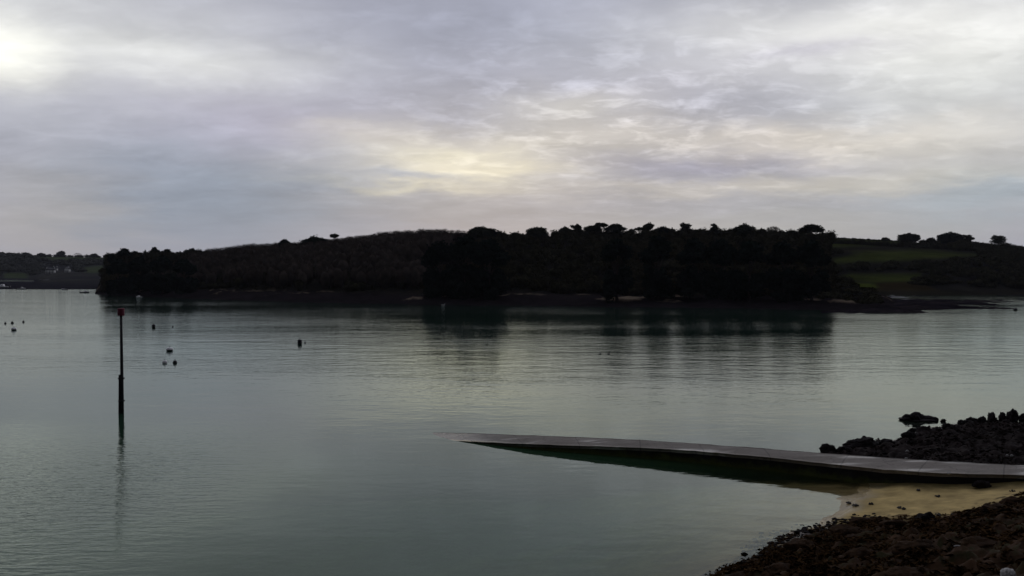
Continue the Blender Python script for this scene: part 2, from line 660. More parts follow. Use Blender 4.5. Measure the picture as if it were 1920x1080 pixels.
def concrete_mat():
    m, t, out = mat_base('slipway_concrete')
    pos = geo_pos(t)
    n = t.noise(t.mapping(pos, (0.25, 0.8, 1), rot=(0, 0, -0.5)), 1.0, 6.0, 0.65)
    n2 = t.noise(pos, 7.0, 5.0, 0.7)
    pale = t.noise(t.mapping(pos, (0.35, 1.0, 1), rot=(0, 0, -0.5), loc=(2.7, 0.4, 0)), 1.0, 3.0, 0.5)
    c = t.mix(t.mapr(n, 0.3, 0.7, 0, 1), (0.155, 0.135, 0.11, 1), (0.245, 0.22, 0.19, 1))
    c = t.mix(t.mapr(pale, 0.575, 0.66, 0.0, 0.8, True), c, (0.46, 0.44, 0.39, 1))
    c = t.mix(t.mapr(n2, 0.45, 0.75, 0.0, 0.5), c, (0.09, 0.08, 0.06, 1))
    # slab joints, cracks, and slime towards the water
    a = t.n.new('ShaderNodeAttribute')
    a.attribute_name = 'along'
    fr = t.math('ABSOLUTE', t.math('SUBTRACT', t.math('FRACT', t.math('DIVIDE', t.math('ADD', a.outputs['Fac'], t.math('MULTIPLY', n, 0.12)), 3.4)), 0.5))
    joint = t.mapr(fr, 0.003, 0.012, 0.55, 0.0, True)
    vor = t.n.new('ShaderNodeTexVoronoi')
    vor.feature = 'DISTANCE_TO_EDGE'
    vor.inputs['Scale'].default_value = 0.42
    t.l.new(t.vmath('ADD', pos, t.vmath('SCALE', t.noise(pos, 1.5, 4.0, out='Color'), scale=0.9)), vor.inputs['Vector'])
    crack = t.mapr(vor.outputs['Distance'], 0.0, 0.014, 0.5, 0.0)
    c = t.mix(t.math('MAXIMUM', joint, crack), c, (0.035, 0.032, 0.026, 1))
    zl = t.math('ADD', t.sep(pos)[2], t.math('MULTIPLY', t.math('SUBTRACT', n, 0.5), 0.5))
    c = t.mix(t.mapr(zl, 0.05, 0.42, 0.65, 0.0, True), c, (0.055, 0.055, 0.038, 1))
    nm = bump(t, t.math('SUBTRACT', n2, t.math('MULTIPLY', t.math('MAXIMUM', joint, crack), 0.8)), 0.025)
    ro = t.math('MINIMUM', t.mapr(pale, 0.5, 0.66, 0.85, 0.45), t.mapr(zl, 0.02, 0.34, 0.10, 0.85, True))
    principled(t, out, c, ro, 0.45, nm)
    return m


def wall_mat():
    m, t, out = mat_base('weed_covered_wall')
    pos = geo_pos(t)
    z = t.sep(pos)[2]
    n = t.noise(pos, 2.2, 6.0, 0.65)
    k = t.math('ADD', z, t.math('MULTIPLY', t.math('SUBTRACT', n, 0.5), 0.9))
    c = t.mix(t.mapr(k, 0.0, 0.45, 0, 1, True), (0.060, 0.070, 0.014, 1), (0.013, 0.012, 0.011, 1))
    principled(t, out, c, 0.8, 0.2, bump(t, n, 0.06))
    return m


M['concrete'] = concrete_mat()
M['wall'] = wall_mat()


# ------------------------------------------------------------------ near shore: sand, weedy rock banks, reef
def P(px, py, z):
    q = at_z(px, py, z)
    return (q[0], q[1], z)


ctrl = [P(*c) for c in [
    (1000, 1078, -2.3), (600, 1000, -3.6), (1300, 1000, -0.65), (1180, 1075, -1.3), (1100, 950, -2.2), (1200, 915, -1.6),
    (1400, 930, -0.28), (1500, 930, -0.09), (1560, 925, -0.03), (1597, 925, 0.0), (1565, 955, -0.015), (1480, 975, -0.08),
    (1400, 985, -0.22), (1690, 938, 0.28), (1800, 930, 0.55), (1890, 918, 0.75), (1700, 908, 0.28), (1620, 912, 0.03),
    (1500, 908, -0.25), (1350, 897, -0.8), (1800, 905, 0.52), (1900, 905, 0.8),
    (1320, 1076, -0.12), (1390, 1050, -0.06), (1480, 1002, -0.03), (1550, 985, 0.06), (1620, 972, 0.25), (1740, 968, 0.6),
    (1850, 950, 0.95), (1920, 925, 1.2), (1450, 1075, 0.45), (1550, 1060, 0.9), (1650, 1060, 1.35), (1750, 1050, 1.7),
    (1850, 1040, 2.1), (1920, 1060, 2.5), (1920, 980, 1.9), (2100, 950, 2.8), (2300, 900, 3.2), (1750, 1000, 1.15),
    (1560, 851, 0.10), (1640, 848, 0.28), (1700, 838, 0.30), (1800, 830, 0.48), (1900, 822, 0.55), (1900, 797, 0.12),
    (1800, 801, 0.22), (1850, 793, 0.25), (1740, 810, 0.12), (1760, 795, -0.35), (1690, 802, -0.4), (1650, 826, -0.12), (1600, 836, -0.12),
    (1500, 838, -0.9), (1300, 815, -2.0), (1600, 780, -2.0), (1850, 768, -0.8), (1750, 760, -1.6), (1920, 770, -0.6), (1900, 858, 0.85),
    (1760, 855, 0.6), (2100, 830, 1.2), (2200, 770, 0.3), (2300, 740, -0.6), (2000, 730, -2.0), (1000, 780, -4.5), (500, 800, -5.0),
    (1400, 740, -4.0), (900, 870, -3.2)]]
ctrl += [(-50, 26, -2.5), (-50, 10, 2.5), (-50, -4, 6.0), (-50, 78, -6), (0, 21, -0.4), (0, 14, 2.5), (0, 5, 7.6), (-14, 20, -0.5), (-14, 12, 2.6), (-14, 3, 7.6), (14, 14, 3.6), (14, 5, 7.8),
         (30, 10, 6.0), (30, 0, 8.6), (-25, 24, -2.0), (-25, 10, 2.5), (0, -4, 8.3), (45, 20, 5.0), (45, 40, 3.4), (-25, 75, -6), (45, 75, -3), (10, 75, -6)]
shore_rbf = RBF(ctrl)

bank_poly = [P(*c)[:2] for c in [(1290, 1095, 0), (1390, 1050, 0), (1470, 1006, 0), (1530, 990, 0.1), (1625, 972, .3), (1745, 970, .6),
                                  (1800, 962, .8), (1860, 945, 1.), (1920, 922, 1.2), (2000, 900, 1.5)]] + [(50, 33), (50, -6), (-50, -6), (-50, 20), (0, 20.5)]
reef_poly = [P(*c)[:2] for c in [(1540, 853, 0.1), (1590, 841, 0), (1650, 829, 0), (1690, 826, 0), (1703, 815, 0), (1750, 806, 0), (1820, 794, 0.1),
                                  (1862, 785, 0.1), (1905, 795, 0.1), (1935, 800, .2), (2050, 792, .2), (2300, 770, 0), (2300, 860, 1.5), (1920, 873, 1.2), (1780, 866, .9), (1650, 858, .4)]]


SLIP_NEAR = [(845, 826, -0.015), (1000, 833, 0.30), (1190, 838.5, 0.56), (1300, 845, 0.64), (1450, 858, 0.70), (1560, 870, 0.74), (1650, 880, 0.80), (1780, 888, 0.95), (1920, 891, 1.15), (2150, 893, 1.6)]
SLIP_FAR = [(805, 810, -0.015), (985, 815.5, 0.30), (1190, 824, 0.56), (1290, 830.5, 0.64), (1435, 841, 0.70), (1570, 851.5, 0.74), (1680, 859, 0.80), (1790, 866, 0.95), (1920, 873, 1.15), (2150, 873, 1.6)]
slip_poly = [at_z(*p)[:2] for p in SLIP_NEAR] + [at_z(*p)[:2] for p in SLIP_FAR[::-1]]
slip_x = [at_z(*p)[0] for p in SLIP_NEAR]
slip_z = [p[2] for p in SLIP_NEAR]


def shore_height(x, y, full=True):
    z = shore_rbf(x, y)
    wob = fbm(x * 0.9, y * 0.9, 4) * 0.55
    mb = sstep(-0.3, 0.5, poly_sd(x, y, bank_poly) + wob)
    mr = sstep(-0.2, 0.35, poly_sd(x, y, reef_poly) + wob * 0.5)
    rock = np.maximum(mb, mr)
    if full:
        rid = (np.abs(fbm(x * 0.8 + 0.5 * y + 3, y * 0.9 - 0.4 * x, 3)) * 0.22 + np.abs(vnoise(x * 2.1, y * 2.4 + 7)) * 0.26 + np.abs(vnoise(x * 4.7 + 1, y * 4.9)) * 0.13)
        b = (rid + worley(x / 0.8 + 9, y / 0.8, 5) * 0.12 + worley(x / 0.30 + 3, y / 0.30, 9) * 0.12
             + fbm(x * 2.4, y * 2.4, 5, 0.62) * 0.10 - 0.34)
        ins = sstep(-0.3, 2.2, poly_sd(x, y, bank_poly))
        z = z + rock * b * np.where(mr > mb, 0.85, 0.40 + 0.45 * ins)
        # the ground stays below the slipway deck
        sl = sstep(-0.5, 0.05, poly_sd(x, y, slip_poly))
        zd = np.interp(x, slip_x, slip_z) - 0.3
        z = z + (np.minimum(z, zd) - z) * sl
        z = z + (1 - rock) * fbm(x * 0.6, y * 0.6, 4) * 0.035
    return z, mb, mr


def grid_faces(ny, nx):
    i = np.arange(ny - 1)[:, None] * nx + np.arange(nx - 1)[None]
    return np.stack([i, i + 1, i + 1 + nx, i + nx], -1).reshape(-1, 4)


def build_shore():
    xs = np.concatenate([np.arange(-49, -26, 1.0), np.arange(-26, 2, 0.35), np.arange(2, 34, 0.11), np.arange(34, 48.01, 0.4)])
    ys = np.concatenate([np.arange(-5, 21, 0.4), np.arange(21, 40, 0.11), np.arange(40, 62, 0.14), np.arange(62, 78.1, 0.5)])
    X, Y = np.meshgrid(xs, ys)
    Z, mb, mr = shore_height(X, Y)
    rock = np.maximum(mb, mr)[..., None]
    sand = np.array([0.48, 0.36, 0.15]) * (1 + 0.10 * fbm(X * 0.8 + 3, Y * 1.6, 5)[..., None])
    weed = np.array([0.028, 0.022, 0.015])
    n = fbm(X * 1.3, Y * 1.3, 4)[..., None]
    n2 = fbm(X * 4.1 + 40, Y * 4.1, 3)[..., None]
    bank = np.array([0.046, 0.025, 0.013]) * (1 + 0.35 * n)
    olive = np.array([0.034, 0.030, 0.013])
    bank = bank + (olive - bank) * sstep(0.1, 0.8, n2)
    reef = np.array([0.018, 0.013, 0.012]) * (1 + 0.35 * n)
    rc = np.where((mr > mb)[..., None], reef, bank)
    # scattered weed on the sand next to the rocks
    near = sstep(-1.8, 0.2, poly_sd(X, Y, bank_poly))[..., None]
    sp = sstep(0.55, 0.8, n2 + near * 0.9 - 0.35) * near
    col = sand + (weed - sand) * sp
    # weed lies where it grew on the deeper bed
    deep = sstep(0.25, 0.8, fbm(X * 0.35 + 11, Y * 0.35, 3) + sstep(-0.4, -2.2, Z) * 0.5)[..., None]
    col = col + (np.array([0.30, 0.30, 0.15]) - col) * deep * sstep(-0.4, -1.2, Z)[..., None]
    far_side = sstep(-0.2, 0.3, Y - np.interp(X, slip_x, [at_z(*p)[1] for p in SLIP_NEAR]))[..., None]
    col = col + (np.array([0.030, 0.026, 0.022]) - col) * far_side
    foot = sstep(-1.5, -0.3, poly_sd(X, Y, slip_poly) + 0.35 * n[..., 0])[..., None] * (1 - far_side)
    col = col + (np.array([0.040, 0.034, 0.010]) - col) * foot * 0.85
    col = col + (rc - col) * rock
    V = np.stack([X, Y, Z], -1).reshape(-1, 3)
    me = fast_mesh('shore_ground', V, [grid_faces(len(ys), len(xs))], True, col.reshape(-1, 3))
    o = mesh_obj('shore_ground', me, M['shore'])
    tag(o, 'yellow sand cove between dark weed covered rock banks', None, None, 'structure')


def build_water():
    xs = np.concatenate([[-2600, -1000, -400, -150, -70], np.arange(-48, -26, 1.0), np.arange(-26, 46, 0.5), [60, 150, 400, 1000, 2600]])
    ys = np.concatenate([[-200, -40, -6], np.arange(8, 76, 0.4), [90, 120, 170, 250, 400, 700, 1200, 2600]])
    X, Y = np.meshgrid(xs, ys)
    Z, mb, mr = shore_height(X, Y, True)
    dep = np.clip(-Z, 0, 8)
    edge = np.minimum.reduce([sstep(-48, -32, X), sstep(46, 40, X), sstep(76, 66, Y)])
    dep = dep * edge + 8 * (1 - edge)
    dep[(X < -48.5) | (X > 46.5) | (Y > 76.5)] = 8
    V = np.stack([X, Y, np.zeros_like(X)], -1).reshape(-1, 3)
    me = fast_mesh('water', V, [grid_faces(len(ys), len(xs))], True, None, {'depth': dep.ravel()})
    o = mesh_obj('water', me, M['water'])
    tag(o, 'calm grey green estuary water with light ripples', None, None, 'structure')
    # the bed below it all, out to the horizon
    V = np.array([[-2600, -200, -9], [2600, -200, -9], [2600, 2600, -9], [-2600, 2600, -9]])
    me = fast_mesh('seabed', V, [[[0, 1, 2, 3]]], False, np.full((4, 3), 0.06))
    tag(mesh_obj('seabed', me, M['mud']), None, None, None, 'structure')


build_shore()
build_water()


# ------------------------------------------------------------------ hills laid out as bearing x distance
class Terrain:
    def __init__(self, u, D, Z, amp=0.0, ns=0.02):
        """u: bearings (pixel columns); D, Z: rows of distances and heights per profile knot"""
        self.u = np.array(u, float)
        self.D = np.array(D, float)
        self.Z = np.array(Z, float)
        self.amp, self.ns = amp, ns

    def height(self, x, y):
        x, y = np.asarray(x, float), np.asarray(y, float)
        u = 960 + F * x / y
        D = [np.interp(u, self.u, d) for d in self.D]
        Z = [np.interp(u, self.u, z) for z in self.Z]
        z = np.where(y <= D[0], Z[0], Z[-1])
        for i in range(len(D) - 1):
            t = np.clip((y - D[i]) / (D[i + 1] - D[i]), 0, 1)
            t = 0.5 * t + 0.5 * t * t * (3 - 2 * t)
            z = np.where((y > D[i]) & (y <= D[i + 1]), Z[i] + (Z[i + 1] - Z[i]) * t, z)
        if self.amp:
            z = z + self.amp * fbm(x * self.ns, y * self.ns, 4) * sstep(0.5, 5.0, z)
        return z

    def mesh(self, name, mat, du, nd, colorf, label, rough=0.0):
        us = np.arange(self.u[0], self.u[-1] + du, du)
        D = np.stack([np.interp(us, self.u, d) for d in self.D])
        ts = np.linspace(0, 1, nd)
        Y = np.stack([np.interp(ts, np.linspace(0, 1, len(D)), D[:, i]) for i in range(len(us))], 1)
        X = (us[None] - 960) / F * Y
        Z = self.height(X, Y)
        if rough:
            Z = Z + rough * fbm(X * 0.33, Y * 0.33, 4) * sstep(12.0, 5.0, np.abs(Z))
        col = colorf(X, Y, Z, 960 + F * X / Y + 0 * X)
        V = np.stack([X, Y, Z], -1).reshape(-1, 3)
        me = fast_mesh(name, V, [grid_faces(nd, len(us))], True, col.reshape(-1, 3))
        o = mesh_obj(name, me, mat)
        return tag(o, label, None, None, 'structure')


def lerp3(a, b, t):
    return np.asarray(a) + (np.asarray(b) - np.asarray(a)) * t[..., None]


# wooded headland
hu = [178, 195, 215, 300, 430, 550, 700, 800, 1000, 1250, 1450, 1545, 1566, 1610, 1660, 1690]
wl = [552, 553, 554, 558, 563, 567, 570, 572, 574, 577, 580, 582, 583, 583, 583, 583]
hd0 = np.array([CH * F / (y - HOR) for y in wl])
zb = np.array([-.3, .8, 1.5, 2.0, 2.5, 3.0, 3.3, 3.5, 3.2, 3.0, 2.6, 2.4, 2.2, 1.2, 0.5, -0.4])
db = hd0 + np.array([10, 16, 20, 28, 34, 34, 32, 32, 30, 30, 34, 38, 36, 30, 20, 14])
ridge_y = np.array([512, 509, 505, 500, 487, 476, 465, 458, 448, 447, 449, 452, 512, 540, 556, 562])
dr = db + np.array([30, 70, 100, 120, 130, 135, 140, 140, 140, 140, 130, 120, 60, 40, 30, 20])
zr = np.array([z_of(y, d) for y, d in zip(ridge_y, dr)])
zr[0] = -0.4
zr[-1] = -0.4
HEAD = Terrain(hu, [hd0 - 4, hd0 + 6, db, db + 0.55 * (dr - db), dr, dr + 60],
               [0 * hd0 - 0.5, 0 * hd0 + 0.35, zb, zb + 0.62 * (zr - zb), zr, zr * 0.7 - 1.0], 1.0, 0.02)


def head_col(X, Y, Z, U):
    n = fbm(X * 0.05, Y * 0.05, 4)
    c = lerp3((0.014, 0.013, 0.011), (0.022, 0.020, 0.013), sstep(-0.4, 0.8, n))
    f = sstep(3.6, 2.0, Z)
    c = lerp3(c, (0.017, 0.014, 0.016), f)
    pale = f * sstep(0.5, 0.85, fbm(X * 0.06 + 9, Y * 0.2, 3)) * sstep(1.0, 1.6, Z)
    c = lerp3(c, (0.17, 0.135, 0.10), pale)
    return c


HEAD.mesh('headland', M['land'], 4.0, 70, head_col, 'dark wooded headland across the water', 0.5)

# field hill behind and to the right of it
fu = [850, 1000, 1250, 1500, 1600, 1700, 1800, 1920, 2200, 2700]
fd0 = np.array([380, 380, 380, 380, 372, 366, 366, 380, 420, 470.])
fdr = np.array([640, 640, 640, 640, 640, 640, 640, 640, 660, 700.])
fry = np.array([452, 442.5, 443, 445, 448, 453, 457, 465.5, 478, 490])
fzr = np.array([z_of(y, d) for y, d in zip(fry, fdr)])
FIELD = Terrain(fu, [fd0 - 4, fd0 + 8, fd0 + 60, fd0 + 140, fdr, fdr + 160],
                [0 * fd0 - 0.4, 0 * fd0 + 1.2, 0 * fd0 + 8, 0.62 * fzr, fzr, fzr - 8], 0.6, 0.01)
green_fields = [  # outlines on the hillside in bearing x row
    [(1556, 447), (1690, 453), (1690, 457), (1640, 461), (1556, 463)],
    [(1558, 484), (1600, 473), (1720, 470), (1830, 477), (1720, 488), (1558, 493)],
    [(1562, 520), (1590, 512), (1722, 512), (1715, 528), (1640, 531)],
    [(1585, 536), (1600, 530), (1640, 531), (1650, 540), (1600, 543)],
]


def field_col(X, Y, Z, U):
    n = fbm(X * 0.03, Y * 0.03, 4)
    row = HOR - (Z - CH) / Y * F
    c = lerp3((0.014, 0.013, 0.012), (0.022, 0.020, 0.014), sstep(-0.4, 0.8, n))
    g = np.zeros_like(X)
    for k, p in enumerate(green_fields):
        wobu = n * 6
        g = np.maximum(g, sstep(-5.0, 6.0, poly_sd(U + wobu, row + n * 2.0, p)) * (1.0 if k != 3 else 1.5))
    c = c + (np.array([0.043, 0.053, 0.014]) - c) * np.minimum(g, 1)[..., None] * (1 + 0.6 * (g > 1.01))[..., None]
    br = sstep(-3, 4, poly_sd(U, row, [(1640, 530), (1720, 527), (1760, 545), (1650, 545)]))
    return lerp3(c, (0.035, 0.025, 0.011), br * 0.8)


FIELD.mesh('field_hill', M['land'], 5.0, 110, field_col, 'hillside of green winter fields and hedges')

# distant shore on the left
lu = [-900, -300, 0, 60, 85, 115, 200, 330, 420]
one = np.ones(len(lu))
l0 = np.array([500, 495, 492, 490, 488, 486, 490, 520, 560.])
chan = np.array([0, 0, 0, 0, 0.6, 1, 1, 1, 1.0])
lzr = np.array([z_of(y, 1500) for y in [490, 484, 480, 481, 481, 481, 483, 486, 490]])
FAR = Terrain(lu, [l0 - 8, l0 + 14, one * 880, one * 905, one * 1075, one * 1100, one * 1230, one * 1500, one * 2000],
              [-0.4 * one, 0.22 * one, 0.25 + chan * 3.0, -0.5 + chan * 4.5, -0.5 + chan * 8, 1.5 + chan * 8, 12 * one, lzr, lzr - 12], 0.25, 0.01)


def far_col(X, Y, Z, U):
    n = fbm(X * 0.012, Y * 0.012, 4)
    c = lerp3((0.030, 0.030, 0.034), (0.045, 0.045, 0.042), sstep(-0.5, 0.8, n))
    row = HOR - (Z - CH) / Y * F
    g = np.zeros_like(X)
    for p in ([(70, 478), (205, 479), (205, 488), (120, 490), (70, 486)], [(8, 512), (50, 511), (52, 522), (6, 522)], [(150, 502), (200, 497), (198, 512), (160, 512)]):
        g = np.maximum(g, sstep(-2, 3, poly_sd(U, row, p)))
    c = lerp3(c, (0.055, 0.072, 0.036), g)
    return lerp3(c, (0.024, 0.023, 0.030), sstep(1.6, 0.4, Z))


FAR.mesh('distant_shore', M['land'], 5.0, 120, far_col, 'distant low shore with fields under grey sky')

# tidal flats and rock spit right of the headland
mud_ctrl = [P(*c) for c in [
    (1540, 575, -0.4), (1540, 560, -0.4), (1560, 582, -0.4), (1590, 576, 0.2), (1650, 577, 0.95), (1650, 583, 0.0), (1720, 574, 0.85), (1720, 581, 0.05), (1780, 573, 0.75), (1690, 579, .6), (1800, 578, 0.15),
    (1850, 577, 0.3), (1885, 579, 0.08), (1920, 579, -0.3), (1980, 580, -0.4), (1780, 581, -0.08), (1850, 581, -0.15), (1720, 586, -0.4), (1850, 588, -0.6), (2050, 588, -0.6),
    (1640, 568, 0.5), (1640, 560, 0.12), (1640, 556, 0.1), (1700, 557, 0.09), (1700, 561, 0.10), (1690, 566, 0.2), (1740, 560, -0.12), (1790, 560, -0.2), (1830, 561, -0.12), (1760, 566, 0.35), (1830, 567, 0.40), (1850, 563, 0.35), (1865, 571, 0.22),
    (1880, 566, 0.02), (1830, 574, -0.12), (1880, 574, -0.18), (1920, 565, -0.1), (1920, 572, -0.3), (1860, 556, -0.2), (1920, 561, 0.05), (1920, 556, -0.3), (1780, 554, -0.1), (1700, 553, -0.1), (1570, 553, -0.3),
    (2050, 570, -0.3), (2050, 560, -0.4), (1920, 553, 0.2)]]
mud_rbf = RBF(mud_ctrl, 1.5)


def build_mud():
    us = np.arange(1535, 2060, 2.5)
    ds = np.linspace(205, 372, 130)
    U, Y = np.meshgrid(us, ds)
    X = (U - 960) / F * Y
    e = np.minimum.reduce([sstep(1535, 1545, U), sstep(2060, 2000, U), sstep(205, 212, Y)])
    Z = mud_rbf(X, Y) * e - 0.5 * (1 - e) + 0.24 * fbm(X * 0.3, Y * 0.12, 5, 0.6) - 0.10
    n = fbm(X * 0.12, Y * 0.12, 3)
    c = lerp3((0.013, 0.011, 0.015), (0.024, 0.020, 0.022), sstep(-0.3, 0.7, n))
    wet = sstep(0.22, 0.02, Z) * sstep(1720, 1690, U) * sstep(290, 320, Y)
    c = lerp3(c, (0.30, 0.30, 0.31), wet)  # pale sky reflection on the wet flat, put into its colour
    me = fast_mesh('mudflat', np.stack([X, Y, Z], -1).reshape(-1, 3), [grid_faces(len(ds), len(us))], True, c.reshape(-1, 3))
    tag(mesh_obj('mudflat', me, M['mud']), 'low tide mud and rock spit off the headland', None, None, 'structure')


build_mud()


# ------------------------------------------------------------------ trees
def ico(sub):
    import bmesh
    bm = bmesh.new()
    bmesh.ops.create_icosphere(bm, subdivisions=sub, radius=1.0)
    V = np.array([v.co[:] for v in bm.verts])
    T = np.array([[v.index for v in f.verts] for f in bm.faces])
    bm.free()
    return V, T


ICO2, ICO3, ICO4 = ico(2), ico(3), ico(4)


def leaf_faces(C, size, rng, flat=0.0):
    """a small bent leaf spray (two triangles) at every centre"""
    n = len(C)
    a = rng.normal(size=(n, 3))
    a[:, 2] *= 1 - flat
    a /= np.linalg.norm(a, axis=1)[:, None]
    b = rng.normal(size=(n, 3))
    b -= (b * a).sum(1)[:, None] * a
    b /= np.linalg.norm(b, axis=1)[:, None]
    s = size * (0.6 + 0.8 * rng.rand(n))[:, None]
    V = np.stack([C - a * s, C + b * s * 0.45, C + a * s, C - b * s * 0.45 + np.cross(a, b) * s * 0.3], 1).reshape(-1, 3)
    i = np.arange(n)[:, None] * 4
    T = np.concatenate([i + [0, 1, 2], i + [0, 2, 3]])
    return V, T


def crown_mb(clumps, leaf, dens, rng, core=0.72, flat=0.2):
    mb = MB()
    for c, r in clumps:
        c, r = np.array(c, float), np.array(r, float)
        area = 4 * math.pi * ((r[0] * r[1]) ** 1.6 + (r[0] * r[2]) ** 1.6 + (r[1] * r[2]) ** 1.6) ** (1 / 1.6) / 3 ** (1 / 1.6)
        n = max(12, int(dens * area / (leaf * leaf)))
        d = rng.normal(size=(n, 3))
        d /= np.linalg.norm(d, axis=1)[:, None]
        rr = 1.08 - 0.42 * rng.rand(n) ** 1.3
        lump = 1 + 0.16 * np.sin(d[:, 0] * 5 + c[0]) * np.cos(d[:, 1] * 4 + c[1]) + 0.1 * np.sin(d[:, 2] * 7 + c[2])
        mb.add(*leaf_faces(c + d * r * (rr * lump)[:, None], leaf, rng, flat))
        if core:
            V, T = ICO2
            k = core * (1 + 0.2 * np.sin(V[:, 0] * 4 + c[0]) * np.cos(V[:, 1] * 5 + c[1]))
            mb.add(c + V * r * k[:, None], T)
    return mb


def trunk_mb(H, r0, targets, rng, lean=(0, 0), fork=0.35):
    mb = MB()
    top = np.array([lean[0], lean[1], H])
    n = 6
    ax = [np.array([lean[0] * (i / n) ** 1.5, lean[1] * (i / n) ** 1.5, H * i / n]) + rng.normal(size=3) * [0.12, 0.12, 0] * (i > 0) for i in range(n + 1)]
    mb.tube(ax, np.linspace(r0, r0 * 0.25, n + 1) * np.r_[1.35, np.ones(n)], 7)
    for tg in targets:
        tg = np.array(tg, float)
        s = np.clip(fork + 0.4 * rng.rand(), 0.15, 0.85) * min(1.0, tg[2] / H)
        b = np.array([np.interp(s * n, range(n + 1), [p[k] for p in ax]) for k in range(3)])
        mid = (b + tg) / 2 + [0, 0, -0.06 * np.linalg.norm(tg - b)]
        mb.tube([b, mid, tg], [r0 * 0.42, r0 * 0.28, r0 * 0.10], 5)
    return mb


def clumps_for(kind, H, W, rng, low=False):
    """clumps of foliage (centre, radii) for a tree of height H and half width W; also the lean of the trunk"""
    cl = []
    if kind == 'dome':
        for i in range(16):
            a = rng.rand() * 6.283
            q = math.sqrt(rng.rand()) * 0.66
            r = W * (0.30 + 0.16 * rng.rand())
            zt = H * (0.36 + 0.64 * math.sqrt(max(0, 1 - (q / 0.95) ** 2)) * (0.75 + 0.25 * rng.rand())) - r * 0.75
            cl.append(((W * q * math.cos(a) * 1.0, W * q * math.sin(a), max(zt, r * 0.6)), (r, r, r * 0.75)))
        for i in range(6):
            a = i * 1.047 + rng.rand() * 0.6
            r = W * 0.36
            cl.append(((W * 0.58 * math.cos(a), W * 0.58 * math.sin(a), H * (0.25 + 0.22 * rng.rand())), (r, r, r * 0.9)))
        cl.append(((0, 0, H - W * 0.3), (W * 0.42, W * 0.42, W * 0.3)))
        if low:
            for i in range(14):
                a = i * 0.449 * 2 + rng.rand() * 0.5
                r = W * (0.32 + 0.12 * rng.rand())
                q = 0.45 + 0.25 * rng.rand()
                cl.append(((W * q * math.cos(a), W * q * math.sin(a), H * (0.06 + 0.32 * rng.rand())), (r, r, r * 0.95)))
    elif kind == 'umbrella':
        zc = H * 0.80
        for i in range(18):
            a = rng.rand() * 6.283
            q = math.sqrt(rng.rand()) * 0.74
            r = W * (0.24 + 0.16 * rng.rand())
            th = r * (0.42 + 0.15 * rng.rand())
            zz = H - W * 0.72 + W * 0.55 * (1 - q * q) + rng.normal() * W * 0.06
            cl.append(((W * q * math.cos(a), W * q * math.sin(a), min(zz, H - th)), (r, r, th)))
        cl.append(((W * 0.1, 0, H - W * 0.17), (W * 0.5, W * 0.5, W * 0.17)))
    elif kind == 'ragged':
        n = 15
        for i in range(n):
            z = 0.34 + 0.56 * (i + rng.rand()) / n
            w = W * math.sqrt(max(0.05, 1 - ((z - 0.5) / 0.56) ** 2)) * (0.55 + 0.5 * rng.rand())
            a = rng.rand() * 6.283
            r = W * (0.24 + 0.16 * rng.rand())
            cl.append(((w * 0.72 * math.cos(a), w * 0.72 * math.sin(a), H * z), (r, r * 0.9, r * (0.38 + 0.25 * rng.rand()))))
        for z in (0.45, 0.6, 0.75):
            cl.append(((0, 0, H * z), (W * 0.42, W * 0.42, H * 0.10)))
        ox = W * 0.22 * rng.normal()
        cl.append(((ox, 0, H * 0.88), (W * 0.34, W * 0.34, H * 0.07)))
        cl.append(((ox * 1.4, 0, H * 0.955), (W * 0.15, W * 0.15, H * 0.045)))
    elif kind == 'bush':
        for i in range(8):
            a = rng.rand() * 6.283
            q = math.sqrt(rng.rand()) * 0.62
            r = W * (0.34 + 0.14 * rng.rand())
            zt = H * (1 - 0.45 * q * q) * (0.8 + 0.2 * rng.rand()) - r * 0.5
            cl.append(((W * q * math.cos(a), W * q * math.sin(a), max(zt, 0.3)), (r, r, min(r, H * 0.45))))
        cl.append(((0, 0, H * 0.4), (W * 0.6, W * 0.6, H * 0.42)))
    return cl


def twig_tree_mb(H, W, rng, n=900, sliver=0.09):
    """bare winter crown: a haze of thin upward twigs"""
    a = rng.rand(n) * 6.283
    q = np.sqrt(rng.rand(n))
    t = rng.rand(n) ** 0.8
    C = np.stack([W * q * np.cos(a) * np.sqrt(np.clip(1 - (t - .35) ** 2 * 1.7, .05, 1)),
                  W * q * np.sin(a) * np.sqrt(np.clip(1 - (t - .35) ** 2 * 1.7, .05, 1)),
                  H * (0.32 + 0.62 * t) - 0.10 * H * q], 1)
    d = C - np.array([0, 0, H * 0.15])
    d = d / np.linalg.norm(d, axis=1)[:, None] + rng.normal(size=(n, 3)) * 0.45
    d /= np.linalg.norm(d, axis=1)[:, None]
    L = H * 0.10 * (0.6 + 0.8 * rng.rand(n))[:, None]
    s = np.cross(d, rng.normal(size=(n, 3)))
    s = s / np.linalg.norm(s, axis=1)[:, None] * sliver
    V = np.stack([C - s, C + s, C + d * L], 1).reshape(-1, 3)
    return MB().add(V, np.arange(n * 3).reshape(-1, 3))


